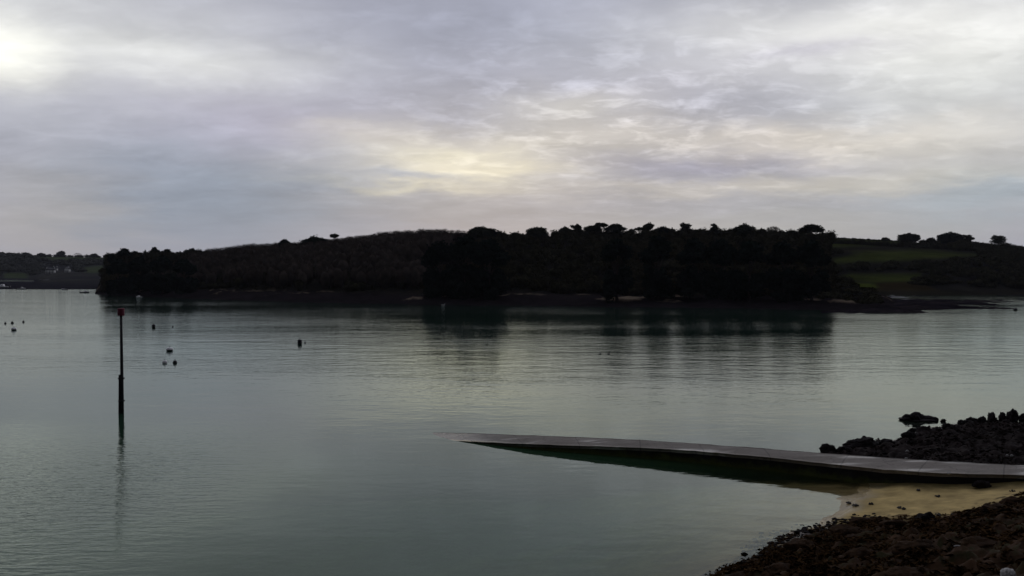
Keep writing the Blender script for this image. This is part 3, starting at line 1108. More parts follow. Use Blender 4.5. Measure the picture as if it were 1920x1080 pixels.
def make_tree(name, label, kind, base, H, W, mat, leaf, seed, group=None, dens=1.0, lean=(0, 0), cat='tree', core=0.72, low=False):
    rng = np.random.RandomState(seed)
    root = thing(name, label, cat, base, 0, group)
    if kind == 'bare':
        br = [(W * 0.6 * math.cos(i * 1.05), W * 0.6 * math.sin(i * 1.05), H * (0.6 + 0.25 * rng.rand())) for i in range(6)]
        trunk_mb(H * 0.8, H * 0.022, br, rng).build('trunk', mat, root)
        twig_tree_mb(H, W, rng).build('crown', mat, root)
        return root
    cl = clumps_for(kind, H, W, rng, low)
    if lean != (0, 0):
        cl = [((c[0] + lean[0] * (c[2] / H) ** 1.5, c[1] + lean[1] * (c[2] / H) ** 1.5, c[2]), r) for c, r in cl]
    flat = 0.6 if kind in ('umbrella', 'ragged') else 0.2
    zt = {'dome': 0.75, 'umbrella': 0.86, 'ragged': 0.93, 'bush': 0.5}[kind]
    tg = [cl[i][0] for i in range(0, len(cl), 2)][:8]
    trunk_mb(H * zt, max(0.12, H * 0.024), tg, rng, (lean[0] * zt, lean[1] * zt)).build('trunk', M['bark'], root, True)
    crown_mb(cl, leaf, dens, rng, core, flat).build('crown', mat, root)
    return root


def stand(T, px, d):
    x = (px - 960) / F * d
    return np.array([x, d, float(T.height(x, d))])


def ridge_d(px):
    return float(np.interp(px, hu, dr))


# --- headland skyline: (bearing, row of the top, half width in px, kind, leaf colour, label)
skyline = [
    (209, 476, 9, 'bush', 'dark_ever', 'low dark bush at the very tip of the wooded headland'),
    (233, 465, 14, 'dome', 'dark_ever', 'rounded dark evergreen first on the headland tip'),
    (254, 471, 11, 'dome', 'dark_ever', 'lower round evergreen right behind the first headland tip tree'),
    (271, 469, 7, 'ragged', 'dark_ever', 'narrow pointed evergreen between two round ones near the headland tip'),
    (290, 463, 11, 'dome', 'dark_ever', 'tallest dark evergreen of the clump near the headland tip'),
    (314, 467, 14, 'dome', 'dark_ever', 'wide flat dark evergreen in the headland tip clump'),
    (337, 471, 8, 'ragged', 'dark_ever', 'small ragged evergreen in the dip of the headland tip clump'),
    (360, 466, 16, 'dome', 'dark_ever', 'broad evergreen where the dark clump meets the brown winter wood'),
    (534, 449, 13, 'dome', 'dark_ever', 'small round evergreen rising alone from the brown winter wood'),
    (590, 442, 24, 'dome', 'dark_ever', 'wide low domed evergreen just before the lone umbrella pine'),
    (626, 438.5, 9, 'umbrella', 'pine', 'lone small umbrella pine with sky under its crown on the wooded slope'),
    (904, 424, 27, 'dome', 'pine', 'tall dark stepped crown right of the pale winter twigs'),
    (931, 433, 12, 'bush', 'dark_ever', 'low crown on the right shoulder of the tall stepped tree'),
    (944, 436, 8, 'dome', 'dark_ever', 'little knob of evergreen beside the low skyline bushes'),
    (967, 438, 18, 'bush', 'scrub', 'low flat skyline bushes before the isolated ragged pine'),
    (1005, 427, 24, 'ragged', 'pine', 'isolated ragged pine beside the bare gap in the skyline'),
    (1059, 425, 13, 'dome', 'pine', 'bushy pine at the right edge of the bare skyline gap'),
    (1081, 420, 13, 'ragged', 'pine', 'pointed pine left of the long flat topped pines'),
    (1111, 423, 17, 'umbrella', 'pine', 'left end of the long row of flat topped pines'),
    (1127, 418, 14, 'umbrella', 'pine', 'highest of the long flat topped pines'),
    (1152, 420, 20, 'umbrella', 'pine', 'right end of the long flat topped pine row'),
    (1182, 430, 12, 'ragged', 'pine', 'low sparse pine left of the bright sky hole'),
    (1199, 426, 9, 'umbrella', 'pine', 'thin pine reaching over the bright sky hole'),
    (1217, 418, 13, 'dome', 'pine', 'round headed tree just right of the bright sky hole'),
    (1243, 424, 20, 'dome', 'dark_ever', 'long low crown right of the round headed tree'),
    (1283, 417, 14, 'ragged', 'pine', 'spiky topped cypress with a slit of sky beneath it'),
    (1312, 432, 17, 'bush', 'scrub', 'low bushes between the spiky cypress and the small bristly pine'),
    (1341, 419, 11, 'ragged', 'pine', 'small bristly brownish pine standing out of low bushes'),
    (1364, 432, 11, 'bush', 'scrub', 'pale low bush right of the small bristly pine'),
    (1395, 419, 20, 'dome', 'pine', 'broad peaked tree left of the pale bare tree'),
    (1424, 430, 12, 'bush', 'scrub', 'low shrubs on the right shoulder of the broad peaked tree'),
    (1449, 423, 14, 'bare', 'pale_twig', 'pale bare leafless tree with see-through twigs on the ridge'),
    (1482, 434, 13, 'bush', 'scrub', 'small scrubby bushes left of the leaning umbrella pine'),
    (1517, 421, 23, 'umbrella', 'pine', 'big leaning umbrella pine at the right end of the headland ridge'),
    (1544, 436, 12, 'ragged', 'pine', 'ragged low pine ending the headland skyline above the field'),
]
for i, (px, top, hw, kind, mt, lab) in enumerate(skyline):
    d = ridge_d(px) - 4 + (i * 37 % 9)
    b = stand(HEAD, px, d)
    b[2] -= 0.4
    H = z_of(top, d) - b[2]
    W = hw / F * d * (1.0 if px < 400 else 1.12)
    nm = {'dome': 'evergreen_tree', 'bush': 'skyline_bush', 'umbrella': 'umbrella_pine', 'ragged': 'ragged_pine', 'bare': 'bare_tree'}[kind]
    lean = (W * 0.25, 0) if px == 1517 else (0, 0)
    make_tree(nm, lab, kind, b, H, W, M[mt], 0.42 if kind != 'bush' else 0.36, 100 + i, 'trees along the headland skyline', 1.25 if px < 400 else 0.75, lean, 'bush' if kind == 'bush' else 'tree', 0.85 if px < 400 else 0.72)

# --- big dark trees standing above the foreshore, in front of the slope
front = [
    (222, 486, 24, 'dark tree standing lowest at the water end of the headland tip'),
    (262, 482, 26, 'second dark tree along the foot of the headland tip'),
    (305, 480, 27, 'third dark tree along the foot of the headland tip, under the tallest skyline evergreen'),
    (346, 484, 25, 'last dark tree at the foot of the headland tip beside the brown wood'),
    (826, 452, 38, 'left crown of the huge black evergreen clump on the headland shore'),
    (872, 441, 42, 'middle and highest crown of the huge black evergreen clump on the shore'),
    (918, 448, 38, 'right crown of the huge black evergreen clump on the headland shore'),
    (1157, 446, 32, 'single dark round tree on the slope below the flat topped pines'),
    (1232, 441, 34, 'bluish dark tree on the slope below the round headed skyline tree'),
    (1300, 446, 36, 'large dark tree on the slope below the spiky cypress'),
    (1352, 448, 34, 'large dark tree on the slope below the small bristly pine'),
    (1405, 450, 34, 'large dark tree on the slope below the broad peaked tree'),
    (1468, 452, 36, 'large dark tree on the slope below the pale bare tree'),
    (1522, 450, 34, 'outermost large dark tree at the right end of the headland shore'),
]
for i, (px, top, hw, lab) in enumerate(front):
    d = float(np.interp(px, hu, db)) - 14 + (i * 13 % 7)
    b = stand(HEAD, px, d)
    b[2] -= 0.4
    make_tree('shore_tree', lab, 'dome', b, z_of(top, d) - b[2], hw / F * d, M['dark_ever'], 0.42, 300 + i, 'dark trees along the headland shore', 0.6, low=True)

# --- right hill skyline
right = [
    (1660, 446, 9, 'bush', 'scrub', 'small round bush alone on the green field skyline', 'bush'),
    (1703, 437, 21, 'dome', 'pine', 'rounded arching tree on the field skyline with a peephole under its crown', 'tree'),
    (1746, 447, 13, 'bush', 'scrub', 'low hedge bush between the two rounded hilltop trees', 'bush'),
    (1780, 435, 24, 'dome', 'dark_ever', 'largest smooth domed tree on the right hilltop', 'tree'),
    (1814, 440, 15, 'ragged', 'pine', 'jagged edged tree leaning against the largest hilltop dome', 'tree'),
    (1870, 441, 18, 'ragged', 'pine', 'open windswept pine with sky between its branches on the hilltop', 'tree'),
    (1911, 462, 13, 'bush', 'scrub', 'low hedge bush right of the open windswept pine', 'bush'),
]
for i, (px, top, hw, kind, mt, lab, cat) in enumerate(right):
    d = float(np.interp(px, fu, fdr)) - 3
    b = stand(FIELD, px, d)
    b[2] -= 0.4
    H = z_of(top, d) - b[2]
    make_tree({'dome': 'hilltop_tree', 'ragged': 'hilltop_pine', 'bush': 'hedge_bush'}[kind], lab, kind, b, H, hw / F * d, M[mt], 0.5, 500 + i,
              'trees on the right hilltop', 0.5 if px == 1870 else 0.8, (0, 0), cat, 0.72 if px != 1870 else 0.5)

# --- far left skyline
far = [
    (4, 472.5, 9, 'dome', 'dark round tree on the distant skyline at the left frame edge'),
    (49, 473, 7, 'dome', 'small dark tree on the distant skyline above the pale channel'),
    (78, 474, 8, 'dome', 'low dark tree on the distant skyline left of the brown tree'),
    (115, 470.5, 8, 'dome', 'taller brownish round tree standing up from the distant skyline'),
    (146, 474, 8, 'bare', 'pale bare tree on the distant skyline right of the brown tree'),
    (178, 475, 8, 'dome', 'flat dark tree on the distant skyline close to the headland tip'),
    (203, 476.5, 7, 'dome', 'last dark tree on the distant skyline, touching the headland tip'),
]
for i, (px, top, hw, kind, lab) in enumerate(far):
    b = stand(FAR, px, 1490)
    b[2] -= 0.5
    make_tree('distant_tree', lab, kind, b, z_of(top, 1490) - b[2], hw / F * 1490, M['far_leaf'], 1.1, 600 + i, 'trees on the distant skyline', 0.8)


# --- brown winter wood over the headland slope: one mass
def stuff_wood(name, label, T, spots, mat, core_mat=None):
    mb = MB()
    for (x, y, z, H, W, n, kind, seed) in spots:
        rng = np.random.RandomState(seed)
        if kind == 'bare':
            tw = twig_tree_mb(H, W, rng, n, 0.10)
            mb.add(np.concatenate(tw.V) + [x, y, z], np.concatenate(tw.T))
            V, Tt = ICO2
            k = 0.8 + 0.2 * np.sin(V[:, 0] * 5 + x) * np.cos(V[:, 1] * 4 + y)
            mb.add(V * k[:, None] * [W * 0.85, W * 0.85, H * 0.43] + [x, y, z + H * 0.43], Tt)
        else:
            for j in range(3):
                c = np.array([x, y, z]) + rng.normal(size=3) * [W * .35, W * .35, 0] + [0, 0, H * (0.35 + 0.2 * rng.rand())]
                r = np.array([W * .6, W * .6, H * .45]) * (0.8 + 0.4 * rng.rand())
                cm = crown_mb([(c, r)], 0.45, 0.5, rng, 0.75)
                mb.add(np.concatenate(cm.V), np.concatenate(cm.T))
    o = mb.build(name, mat)
    return tag(o, label, None, None, 'stuff')


rng = np.random.RandomState(21)
spots = []
for k in range(640):
    px = 345 + 500 * rng.rand() ** 0.9
    t = rng.rand()
    d = np.interp(px, hu, db) + 8 + (np.interp(px, hu, dr) - np.interp(px, hu, db)) * t
    if 790 < px and t < 0.5:
        continue
    x, y, z = stand(HEAD, px, d)
    hmax = z_of(np.interp(px, [345, 400, 460, 500, 560, 610, 680, 715, 775, 800, 845, 880], [468, 464, 456, 454, 452, 447, 440, 434, 430, 428, 429, 432]), d) - z
    H = min(7.5 + 3.5 * rng.rand(), max(2.5, hmax * (0.93 + 0.09 * rng.rand())))
    spots.append((x, y, z - 0.3, H, 2.0 + 1.6 * rng.rand(), 110, 'bare', 1000 + k))
for k in range(95):      # the ragged twig line of the ridge itself
    px = 385 + 490 * (k + rng.rand()) / 95
    d = ridge_d(px) + rng.normal() * 3
    x, y, z = stand(HEAD, px, d)
    top = np.interp(px, [385, 400, 460, 500, 560, 610, 680, 715, 775, 800, 845, 880], [465, 463, 455, 453, 451, 446, 439, 432, 428.5, 426, 427, 431]) + rng.normal() * 1.0
    spots.append((x, y, z - 0.3, max(3, z_of(top, d) - z), 2.2 + 1.3 * rng.rand(), 240, 'bare', 3000 + k))
stuff_wood('winter_woodland', 'brown leafless winter wood covering the left slope of the headland', HEAD, spots, M['wood_brown'])

spots = []
for k in range(760):
    px = 880 + 672 * rng.rand() if k < 560 else 200 + 680 * rng.rand()
    t = rng.rand() ** 1.3
    d = np.interp(px, hu, db) + 3 + (np.interp(px, hu, dr) - np.interp(px, hu, db)) * t
    x, y, z = stand(HEAD, px, d)
    if z < 1.6:
        continue
    if k >= 560 and t > 0.25:
        continue
    spots.append((x, y, z - 0.5, 2.6 + 3.0 * rng.rand() * (0.5 + 0.5 * (px < 1545)), 2.2 + 1.5 * rng.rand(), 0, 'leaf', 5000 + k))
for k in range(150):
    px = 880 + 672 * (k + rng.rand()) / 150
    if 1022 < px < 1050 or 1192 < px < 1206:
        continue
    d = ridge_d(px) + rng.normal() * 3
    x, y, z = stand(HEAD, px, d)
    top = np.interp(px, [880, 940, 965, 1000, 1020, 1055, 1100, 1180, 1210, 1300, 1400, 1500, 1550], [435, 437, 438, 438, 443, 435, 431, 433, 432, 431, 430, 434, 438]) + rng.normal() * 1.3
    h = max(1.5, z_of(top, d) - z) / 0.9
    spots.append((x, y, z - 0.5, h, 2.2 + 1.2 * rng.rand(), 0, 'leaf', 6000 + k))
for k in range(70):
    px = 1540 + 105 * rng.rand()
    t = rng.rand()
    d = np.interp(px, hu, db) - 6 + (np.interp(px, hu, dr) - np.interp(px, hu, db) + 6) * t
    x, y, z = stand(HEAD, px, d)
    if z > 0.9:
        spots.append((x, y, z - 0.5, 1.2 + 0.8 * rng.rand(), 1.8 + rng.rand(), 0, 'leaf', 6500 + k))
for k in range(60):
    px = 198 + 36 * rng.rand()
    t = rng.rand()
    d = np.interp(px, hu, db) + (np.interp(px, hu, dr) - np.interp(px, hu, db)) * t
    x, y, z = stand(HEAD, px, d)
    if z > 0.6:
        spots.append((x, y, z - 0.5, 2.5 + 2.5 * rng.rand(), 3 + rng.rand(), 0, 'leaf', 6700 + k))
for k in range(60):
    px = 206 + 172 * (k + rng.rand()) / 60
    d = ridge_d(px) + rng.normal() * 3
    x, y, z = stand(HEAD, px, d)
    top = np.interp(px, [206, 220, 233, 255, 275, 290, 315, 337, 360, 378], [479, 474, 471, 474, 473, 470, 471, 474, 470, 468]) + rng.normal() * 0.7
    spots.append((x, y, z - 0.5, max(2, z_of(top, d) - z) / 0.9, 3 + rng.rand(), 0, 'leaf', 8000 + k))
stuff_wood('scrub', 'dark scrub and thicket over the headland slope', HEAD, spots, M['scrub'])

spots = []
for k in range(1100):
    px = 1560 + 640 * rng.rand()
    d = 395 + 235 * rng.rand()
    x, y, z = stand(FIELD, px, d)
    row = HOR - (z - CH) / y * F
    if any(poly_sd(np.array([px]), np.array([row - 3]), p)[0] > -7 for p in green_fields):
        continue
    if px < 1690 and row < 470 or row < 458:
        continue
    spots.append((x, y, z - 0.5, 2.0 + 3.0 * rng.rand(), 2.5 + 2.5 * rng.rand(), 0, 'leaf', 7000 + k))
stuff_wood('thicket', 'dark thicket between the fields of the right hillside', FIELD, spots, M['scrub'])


def hedge(label, pts, T, H, seed, d_of):
    rng = np.random.RandomState(seed)
    cl = []
    x0, y0, z0 = stand(T, pts[0], d_of(pts[0]))
    n = int((pts[1] - pts[0]) / 2.2)
    for k in range(n):
        px = pts[0] + (pts[1] - pts[0]) * k / n
        p = stand(T, px, d_of(px))
        h = H * (0.7 + 0.5 * rng.rand())
        cl.append((p - [x0, y0, z0] + [0, 0, h * 0.35], (0.8 + 0.5 * rng.rand(), 0.9, h * 0.6)))
    root = thing('hedgerow', label, 'hedge', (x0, y0, z0), 0, 'hedgerows on the right hillside')
    crown_mb(cl, 0.4, 0.7, rng, 0.8).build('foliage', M['scrub'], root)


hedge('thin dark hedge along the top edge of the field skyline', (1562, 1692), FIELD, 1.3, 41, lambda p: 645)
hedge('dark hedge dividing the upper and middle green fields', (1560, 1860), FIELD, 3.2, 42, lambda p: 585 - (p - 1560) * 0.05)
hedge('dark hedge running along the hill crest to the right frame edge', (1725, 1990), FIELD, 2.2, 43, lambda p: 640)

spots = []
for k in range(900):
    px = -320 + 640 * rng.rand()
    d = 1110 + 390 * rng.rand() ** 0.7
    x, y, z = stand(FAR, px, d)
    row = HOR - (z - CH) / y * F
    if any(poly_sd(np.array([px]), np.array([row]), p)[0] > -2 for p in
           ([(70, 478), (205, 479), (205, 488), (120, 490), (70, 486)], [(8, 512), (50, 511), (52, 522), (6, 522)], [(150, 502), (200, 497), (198, 512), (160, 512)], [(85, 500), (140, 500), (140, 521), (85, 521)])):
        continue
    spots.append((x, y, z - 0.5, 3.5 + 4 * rng.rand(), 5 + 5 * rng.rand(), 0, 'leaf', 9000 + k))
for k in range(70):
    px = -320 + 640 * (k + rng.rand()) / 70
    x, y, z = stand(FAR, px, 1495)
    spots.append((x, y, z - 0.5, 3.2 + 2.2 * rng.rand(), 6, 0, 'leaf', 9900 + k))


def far_wood(spots):
    mb = MB()
    for (x, y, z, H, W, n, kind, seed) in spots:
        r_ = np.random.RandomState(seed)
        cm = crown_mb([((x, y, z + H * .45), (W, W, H * .55))], 1.0, 0.5, r_, 0.8)
        mb.add(np.concatenate(cm.V), np.concatenate(cm.T))
    tag(mb.build('distant_woodland', M['far_leaf']), 'grey wooded slopes of the distant left shore', None, None, 'stuff')


far_wood(spots)


# ------------------------------------------------------------------ slipway
def build_slipway():
    near, farp = SLIP_NEAR, SLIP_FAR
    N = [at_z(*p) for p in near]
    Fp = [at_z(*p) for p in farp]
    # submerged foot, running on under the water
    n_dir = (N[0] - N[1]) / np.linalg.norm(N[0] - N[1])
    ext = [7.0, 3.5]
    N = [N[0] + n_dir * e for e in ext] + N
    Fp = [Fp[0] + n_dir * e for e in ext] + Fp
    # resample
    s = np.linspace(0, len(N) - 1, 140)
    N = np.stack([np.interp(s, range(len(N)), [p[k] for p in N]) for k in range(3)], 1)
    Fp = np.stack([np.interp(s, range(len(Fp)), [p[k] for p in Fp]) for k in range(3)], 1)
    for A in (N, Fp):      # soften the kinks
        for _ in range(6):
            A[1:-1] = 0.25 * A[:-2] + 0.5 * A[1:-1] + 0.25 * A[2:]
    n = len(N)
    jn = fbm(s * 3.1, s * 0 + 2, 3) * 0.035
    jf = fbm(s * 2.7, s * 0 + 9, 3) * 0.04
    across = (Fp - N)
    across /= np.linalg.norm(across, axis=1)[:, None]
    N = N + across * jn[:, None]
    Fp = Fp + across * jf[:, None]
    K = 9
    deck = np.stack([N + (Fp - N) * j / (K - 1) for j in range(K)], 1)
    deck[:, :, 2] += 0.035 * np.sin(np.linspace(0, math.pi, K))[None] + 0.015 * fbm(deck[:, :, 0] * 1.5, deck[:, :, 1] * 1.5, 3)
    root = thing('slipway', 'long sloping concrete boat slipway running into the water', 'slipway', tuple(N[70]))
    o = np.array(N[70])
    V = (deck - o).reshape(-1, 3)
    skirt_n = deck[:, 0] - o + [0, 0, -0.16]
    skirt_f = deck[:, -1] - o + [0, 0, -0.16]
    m = len(V)
    V = np.concatenate([V, skirt_n, skirt_f])
    q = list(grid_faces(n, K)[:, ::-1])
    for i in range(n - 1):
        q.append([i * K, (i + 1) * K, m + i + 1, m + i])
        q.append([i * K + K - 1, m + n + i, m + n + i + 1, (i + 1) * K + K - 1])
    dk = MB().add(V, None, q).build('deck', M['concrete'], root, False)
    arc = np.r_[0, np.cumsum(np.linalg.norm(np.diff(N, axis=0), axis=1))]
    al = np.concatenate([np.repeat(arc, K), arc, arc])
    at = dk.data.attributes.new('along', 'FLOAT', 'POINT')
    at.data.foreach_set('value', al.astype(np.float32))
    # masonry walls under the deck, slightly set in and rough with weed
    for side, E, sg in (('near', N, 1), ('far', Fp, -1)):
        rows = 7
        W = []
        for r in range(rows):
            p = E + across * (0.03 * sg)
            z = E[:, 2] - 0.15 - (E[:, 2] + 1.6) * r / (rows - 1)
            b = 0.05 * fbm(s * 9 + r, s * 0 + r * 3.3, 3)
            p = p - across * sg * (0.10 * r / (rows - 1) + b - 0.03)[:, None]
            W.append(np.column_stack([p[:, 0], p[:, 1], z]))
        W = np.stack(W, 1) - o
        MB().add(W.reshape(-1, 3), None, grid_faces(n, rows)).build('side_wall', M['wall'], root, True)
    # construction joints across the deck
    return root, N, Fp, across


slip, SN, SF, SA = build_slipway()


# ------------------------------------------------------------------ beacon
def build_beacon():
    b = at_z(228.5, 775, 0)
    d = b[1]
    px = d / F                     # metres per pixel there
    root = thing('beacon_pole', 'tall dark channel beacon pole with a red can topmark standing in the water', 'beacon', tuple(b))
    ztop = z_of(578, d)
    zc = z_of(592, d)
    zs = z_of(703, d)
    mb = MB()
    mb.tube([(-0.06, 0, -2.5), (-0.07, 0.01, 0.0), (-0.05, 0, zs * 0.5), (-0.04, 0.0, zs - 0.03), (-0.04, 0, zs)], [0.175, 0.17, 0.165, 0.16, 0.14], 14)
    mb.build('pile', M['pile'], root, True)
    mb = MB()
    mb.tube([(0.06, -0.06, -0.8), (0.045, -0.05, zs), (0.02, -0.02, zc * 0.75), (0.0, 0, zc + 0.05)], [0.115, 0.11, 0.095, 0.085], 12)
    mb.build('pole', M['steel'], root, True)
    for z in (0.9, zs - 0.25):
        MB().lathe([(0.215, z - 0.05), (0.225, z - 0.03), (0.225, z + 0.03), (0.215, z + 0.05)], 18, (-0.01, -0.02, 0)).build('clamp_band', M['steel'], root)
    w = 6.0 * px
    h = ztop - zc
    top = MB().lathe([(w * 0.96, zc), (w, zc + 0.02), (w, zc + h - 0.03), (w * 0.95, zc + h)], 20).build('topmark', M['red'], root)
    MB().lathe([(w + 0.008, zc + h * 0.5 - 0.015), (w + 0.014, zc + h * 0.5), (w + 0.008, zc + h * 0.5 + 0.015)], 20).build('rim', M['red'], top)


build_beacon()


# ------------------------------------------------------------------ buoys
def build_buoy(px, py, wpx, label, style):
    b = at_z(px, py, 0)
    r = wpx / 2 / F * b[1]
    root = thing('mooring_buoy', label, 'buoy', tuple(b), random.Random(px).random() * 3, 'mooring buoys in the estuary')
    if style == 'ball_white':
        body = [(r * math.sin(a), -r * 0.45 * 0 + r * 0.25 - r * math.cos(a)) for a in np.linspace(0.15, 3.0, 12)]
        MB().lathe(body, 18).build('body', M['white'], root, True)
        z = r * 1.25
    elif style == 'two_tone':
        MB().lathe([(r * 0.72, -0.3), (r * 0.85, 0.0), (r * 0.95, r * 0.22), (r * 1.0, r * 0.34)], 20).build('hull', M['black_plastic'], root)
        MB().lathe([(r * 1.10, r * 0.345), (r * 1.08, r * 0.5), (r * 0.92, r * 0.8), (r * 0.55, r * 1.05), (r * 0.15, r * 1.14)], 20).build('cap', M['white'], root, True)
        z = r * 1.2
    elif style == 'drum':
        h = 2.1 * r
        MB().lathe([(r * 0.92, -0.4), (r, -0.36), (r, h * 0.3), (r * 1.05, h * 0.33), (r, h * 0.36), (r, h * 0.68), (r * 1.05, h * 0.71), (r, h * 0.74), (r, h * 0.95), (r * 0.85, h)], 18).build('body', M['black_plastic'], root)
        z = h
    else:
        body = [(r * math.sin(a), r * 0.35 - r * math.cos(a)) for a in np.linspace(0.15, 3.0, 12)]
        MB().lathe(body, 18).build('body', M['black_plastic'], root, True)
        z = r * 1.35
    MB().tube([(0, 0, z - 0.04), (0, 0, z + 0.05)], 0.03, 6).torus((0, 0, z + 0.10), 0.065, 0.016).build('mooring_ring', M['steel'], root)
    return root


build_buoy(288, 614.5, 6, 'dark drum buoy just right of the red topped beacon', 'drum')
build_buoy(324, 613, 3, 'tiny dark float right of the dark drum buoy', 'ball')
build_buoy(318, 658, 12, 'white topped black mooring buoy', 'two_tone')
build_buoy(309, 681, 9, 'white ball buoy low on the water below the two tone buoy', 'ball_white')
build_buoy(328, 681, 8, 'black ball buoy beside the white ball buoy', 'ball')
build_buoy(562, 645, 8, 'dark drum buoy alone in open water left of the brown reflections', 'drum')
build_buoy(572, 643, 3, 'tiny float at the side of the lone dark drum buoy', 'ball')
build_buoy(1904, 582, 7, 'black ball buoy off the tip of the mud spit', 'ball')
build_buoy(10, 607, 4, 'small dark float leftmost of the row at the left edge', 'ball')
build_buoy(23, 606, 5, 'small dark float in the middle of the row at the left edge', 'ball')
build_buoy(44, 604, 4, 'small dark float rightmost of the row at the left edge', 'ball')
build_buoy(26, 619, 9, 'pale and dark float below the row of floats at the left edge', 'two_tone')


# ------------------------------------------------------------------ birds on the water
def build_bird(px, py, label, mat, sc=1.0, rz=0.0, z=0.0):
    b = at_z(px, py, z)
    root = thing('water_bird', label, 'bird', tuple(b), rz, 'birds resting on the water')
    mb = MB()
    # one continuous body: tail, belly, breast, neck, head, bill
    prof = [(-0.30, 0.10, 0.012), (-0.22, 0.08, 0.05), (-0.10, 0.06, 0.095), (0.03, 0.055, 0.11), (0.13, 0.075, 0.09), (0.17, 0.13, 0.05),
            (0.18, 0.20, 0.036), (0.20, 0.245, 0.042), (0.235, 0.25, 0.034), (0.265, 0.24, 0.014), (0.31, 0.232, 0.005)]
    mb.tube([(x * sc, 0, h * sc) for x, h, r in prof], [r * sc for x, h, r in prof], 10)
    mb.build('body', mat, root, True)
    for s in (-1, 1):
        w = [(-0.27 * sc, s * 0.03 * sc, 0.13 * sc), (-0.1 * sc, s * 0.10 * sc, 0.10 * sc), (0.08 * sc, s * 0.095 * sc, 0.09 * sc)]
        MB().tube(w, [0.008 * sc, 0.045 * sc, 0.02 * sc], 6).build('wing', mat, root, True)


build_bird(1125, 664, 'small dark water bird, left one of a close pair in mid channel', M['black_plastic'], 0.7, 0.3)
build_bird(1141, 664, 'small dark water bird, right one of a close pair in mid channel', M['black_plastic'], 0.7, 2.6)
build_bird(1221, 637, 'single dark water bird beyond the close pair', M['black_plastic'], 0.7, 0.0)
build_bird(831, 573, 'white gull at the waterline under the huge black evergreen clump', M['white'], 2.0, 0.2)


# ------------------------------------------------------------------ boats
def build_boat(px, py, wpx, label, hullmat, rz, cabin=True):
    b = at_z(px, py, 0)
    L = wpx / F * b[1]
    root = thing('moored_boat', label, 'boat', tuple(b), rz, 'boats moored off the distant shore')
    st = np.linspace(0, 1, 11)
    beam = 0.19 * L * np.interp(st, [0, 0.15, 0.5, 0.8, 0.95, 1], [0.82, 0.95, 1.0, 0.72, 0.28, 0.04])
    sheer = L * np.interp(st, [0, 0.5, 1], [0.105, 0.10, 0.16])
    V, q = [], []
    for i, t in enumerate(st):
        x = (t - 0.5) * L
        ch = beam[i] * 0.8
        V += [(x, -beam[i], sheer[i]), (x, -ch, sheer[i] * 0.25), (x, 0, -0.05 * L), (x, ch, sheer[i] * 0.25), (x, beam[i], sheer[i]), (x, 0, sheer[i] - 0.015 * L)]
    for i in range(10):
        for j in range(6):
            q.append([i * 6 + j, i * 6 + (j + 1) % 6, (i + 1) * 6 + (j + 1) % 6, (i + 1) * 6 + j])
    mb = MB().add(V, [[0, 5, 4], [0, 4, 3], [0, 3, 1], [1, 3, 2]], q)
    mb.build('hull', hullmat, root)
    MB().tube([((t - 0.5) * L, beam[i] + 0.005 * L, sheer[i]) for i, t in enumerate(st)] + [((t - 0.5) * L, -beam[i] - 0.005 * L, sheer[i]) for i, t in reversed(list(enumerate(st)))], 0.012 * L, 5).build('gunwale', M['white'], root)
    if cabin:
        z0 = 0.09 * L
        c = []
        for zz, x0, x1, w in ((z0, -0.06, 0.30, 0.13), (z0 + 0.10 * L, -0.05, 0.24, 0.12), (z0 + 0.19 * L, -0.02, 0.12, 0.10)):
            c += [(x0 * L, -w * L, zz), (x1 * L, -w * 0.8 * L, zz), (x1 * L, w * 0.8 * L, zz), (x0 * L, w * L, zz)]
        qq = [[8, 9, 10, 11], [3, 2, 1, 0]]
        for r in range(2):
            for j in range(4):
                qq.append([r * 4 + j, r * 4 + (j + 1) % 4, r * 4 + 4 + (j + 1) % 4, r * 4 + 4 + j])
        cb = MB().add(c, None, qq).build('cabin', M['white'], root)
        MB().add([(0.236 * L, -0.085 * L, z0 + 0.11 * L), (0.236 * L, 0.085 * L, z0 + 0.11 * L), (0.136 * L, 0.075 * L, z0 + 0.18 * L), (0.136 * L, -0.075 * L, z0 + 0.18 * L),
                  ], None, [[0, 1, 2, 3]]).build('windscreen', M['dark_glass'], cb)
    x = -0.5 * L
    MB().box((x - 0.07 * L, -0.035 * L, -0.05 * L), (x - 0.015 * L, 0.035 * L, 0.10 * L), 0.006 * L).box((x - 0.085 * L, -0.045 * L, 0.10 * L), (x + 0.0 * L, 0.045 * L, 0.20 * L), 0.012 * L).build('outboard', M['black_plastic'], root)


build_boat(6, 539.5, 24, 'long pale boat with a dark stern cut by the left frame edge', M['white'], 3.0)
build_boat(40, 542, 14, 'small white boat with a dark stern right of the long pale boat', M['white'], 0.35)
build_boat(121, 543.5, 13, 'small white boat lying below the white cottages', M['white'], 2.9, False)
build_boat(159, 549, 15, 'small boat with dark hull and white cabin close to the headland tip', M['blue_hull'], 0.6)
build_boat(261, 558, 14, 'white boat moored in the dark reflection of the headland tip', M['white'], 2.8)


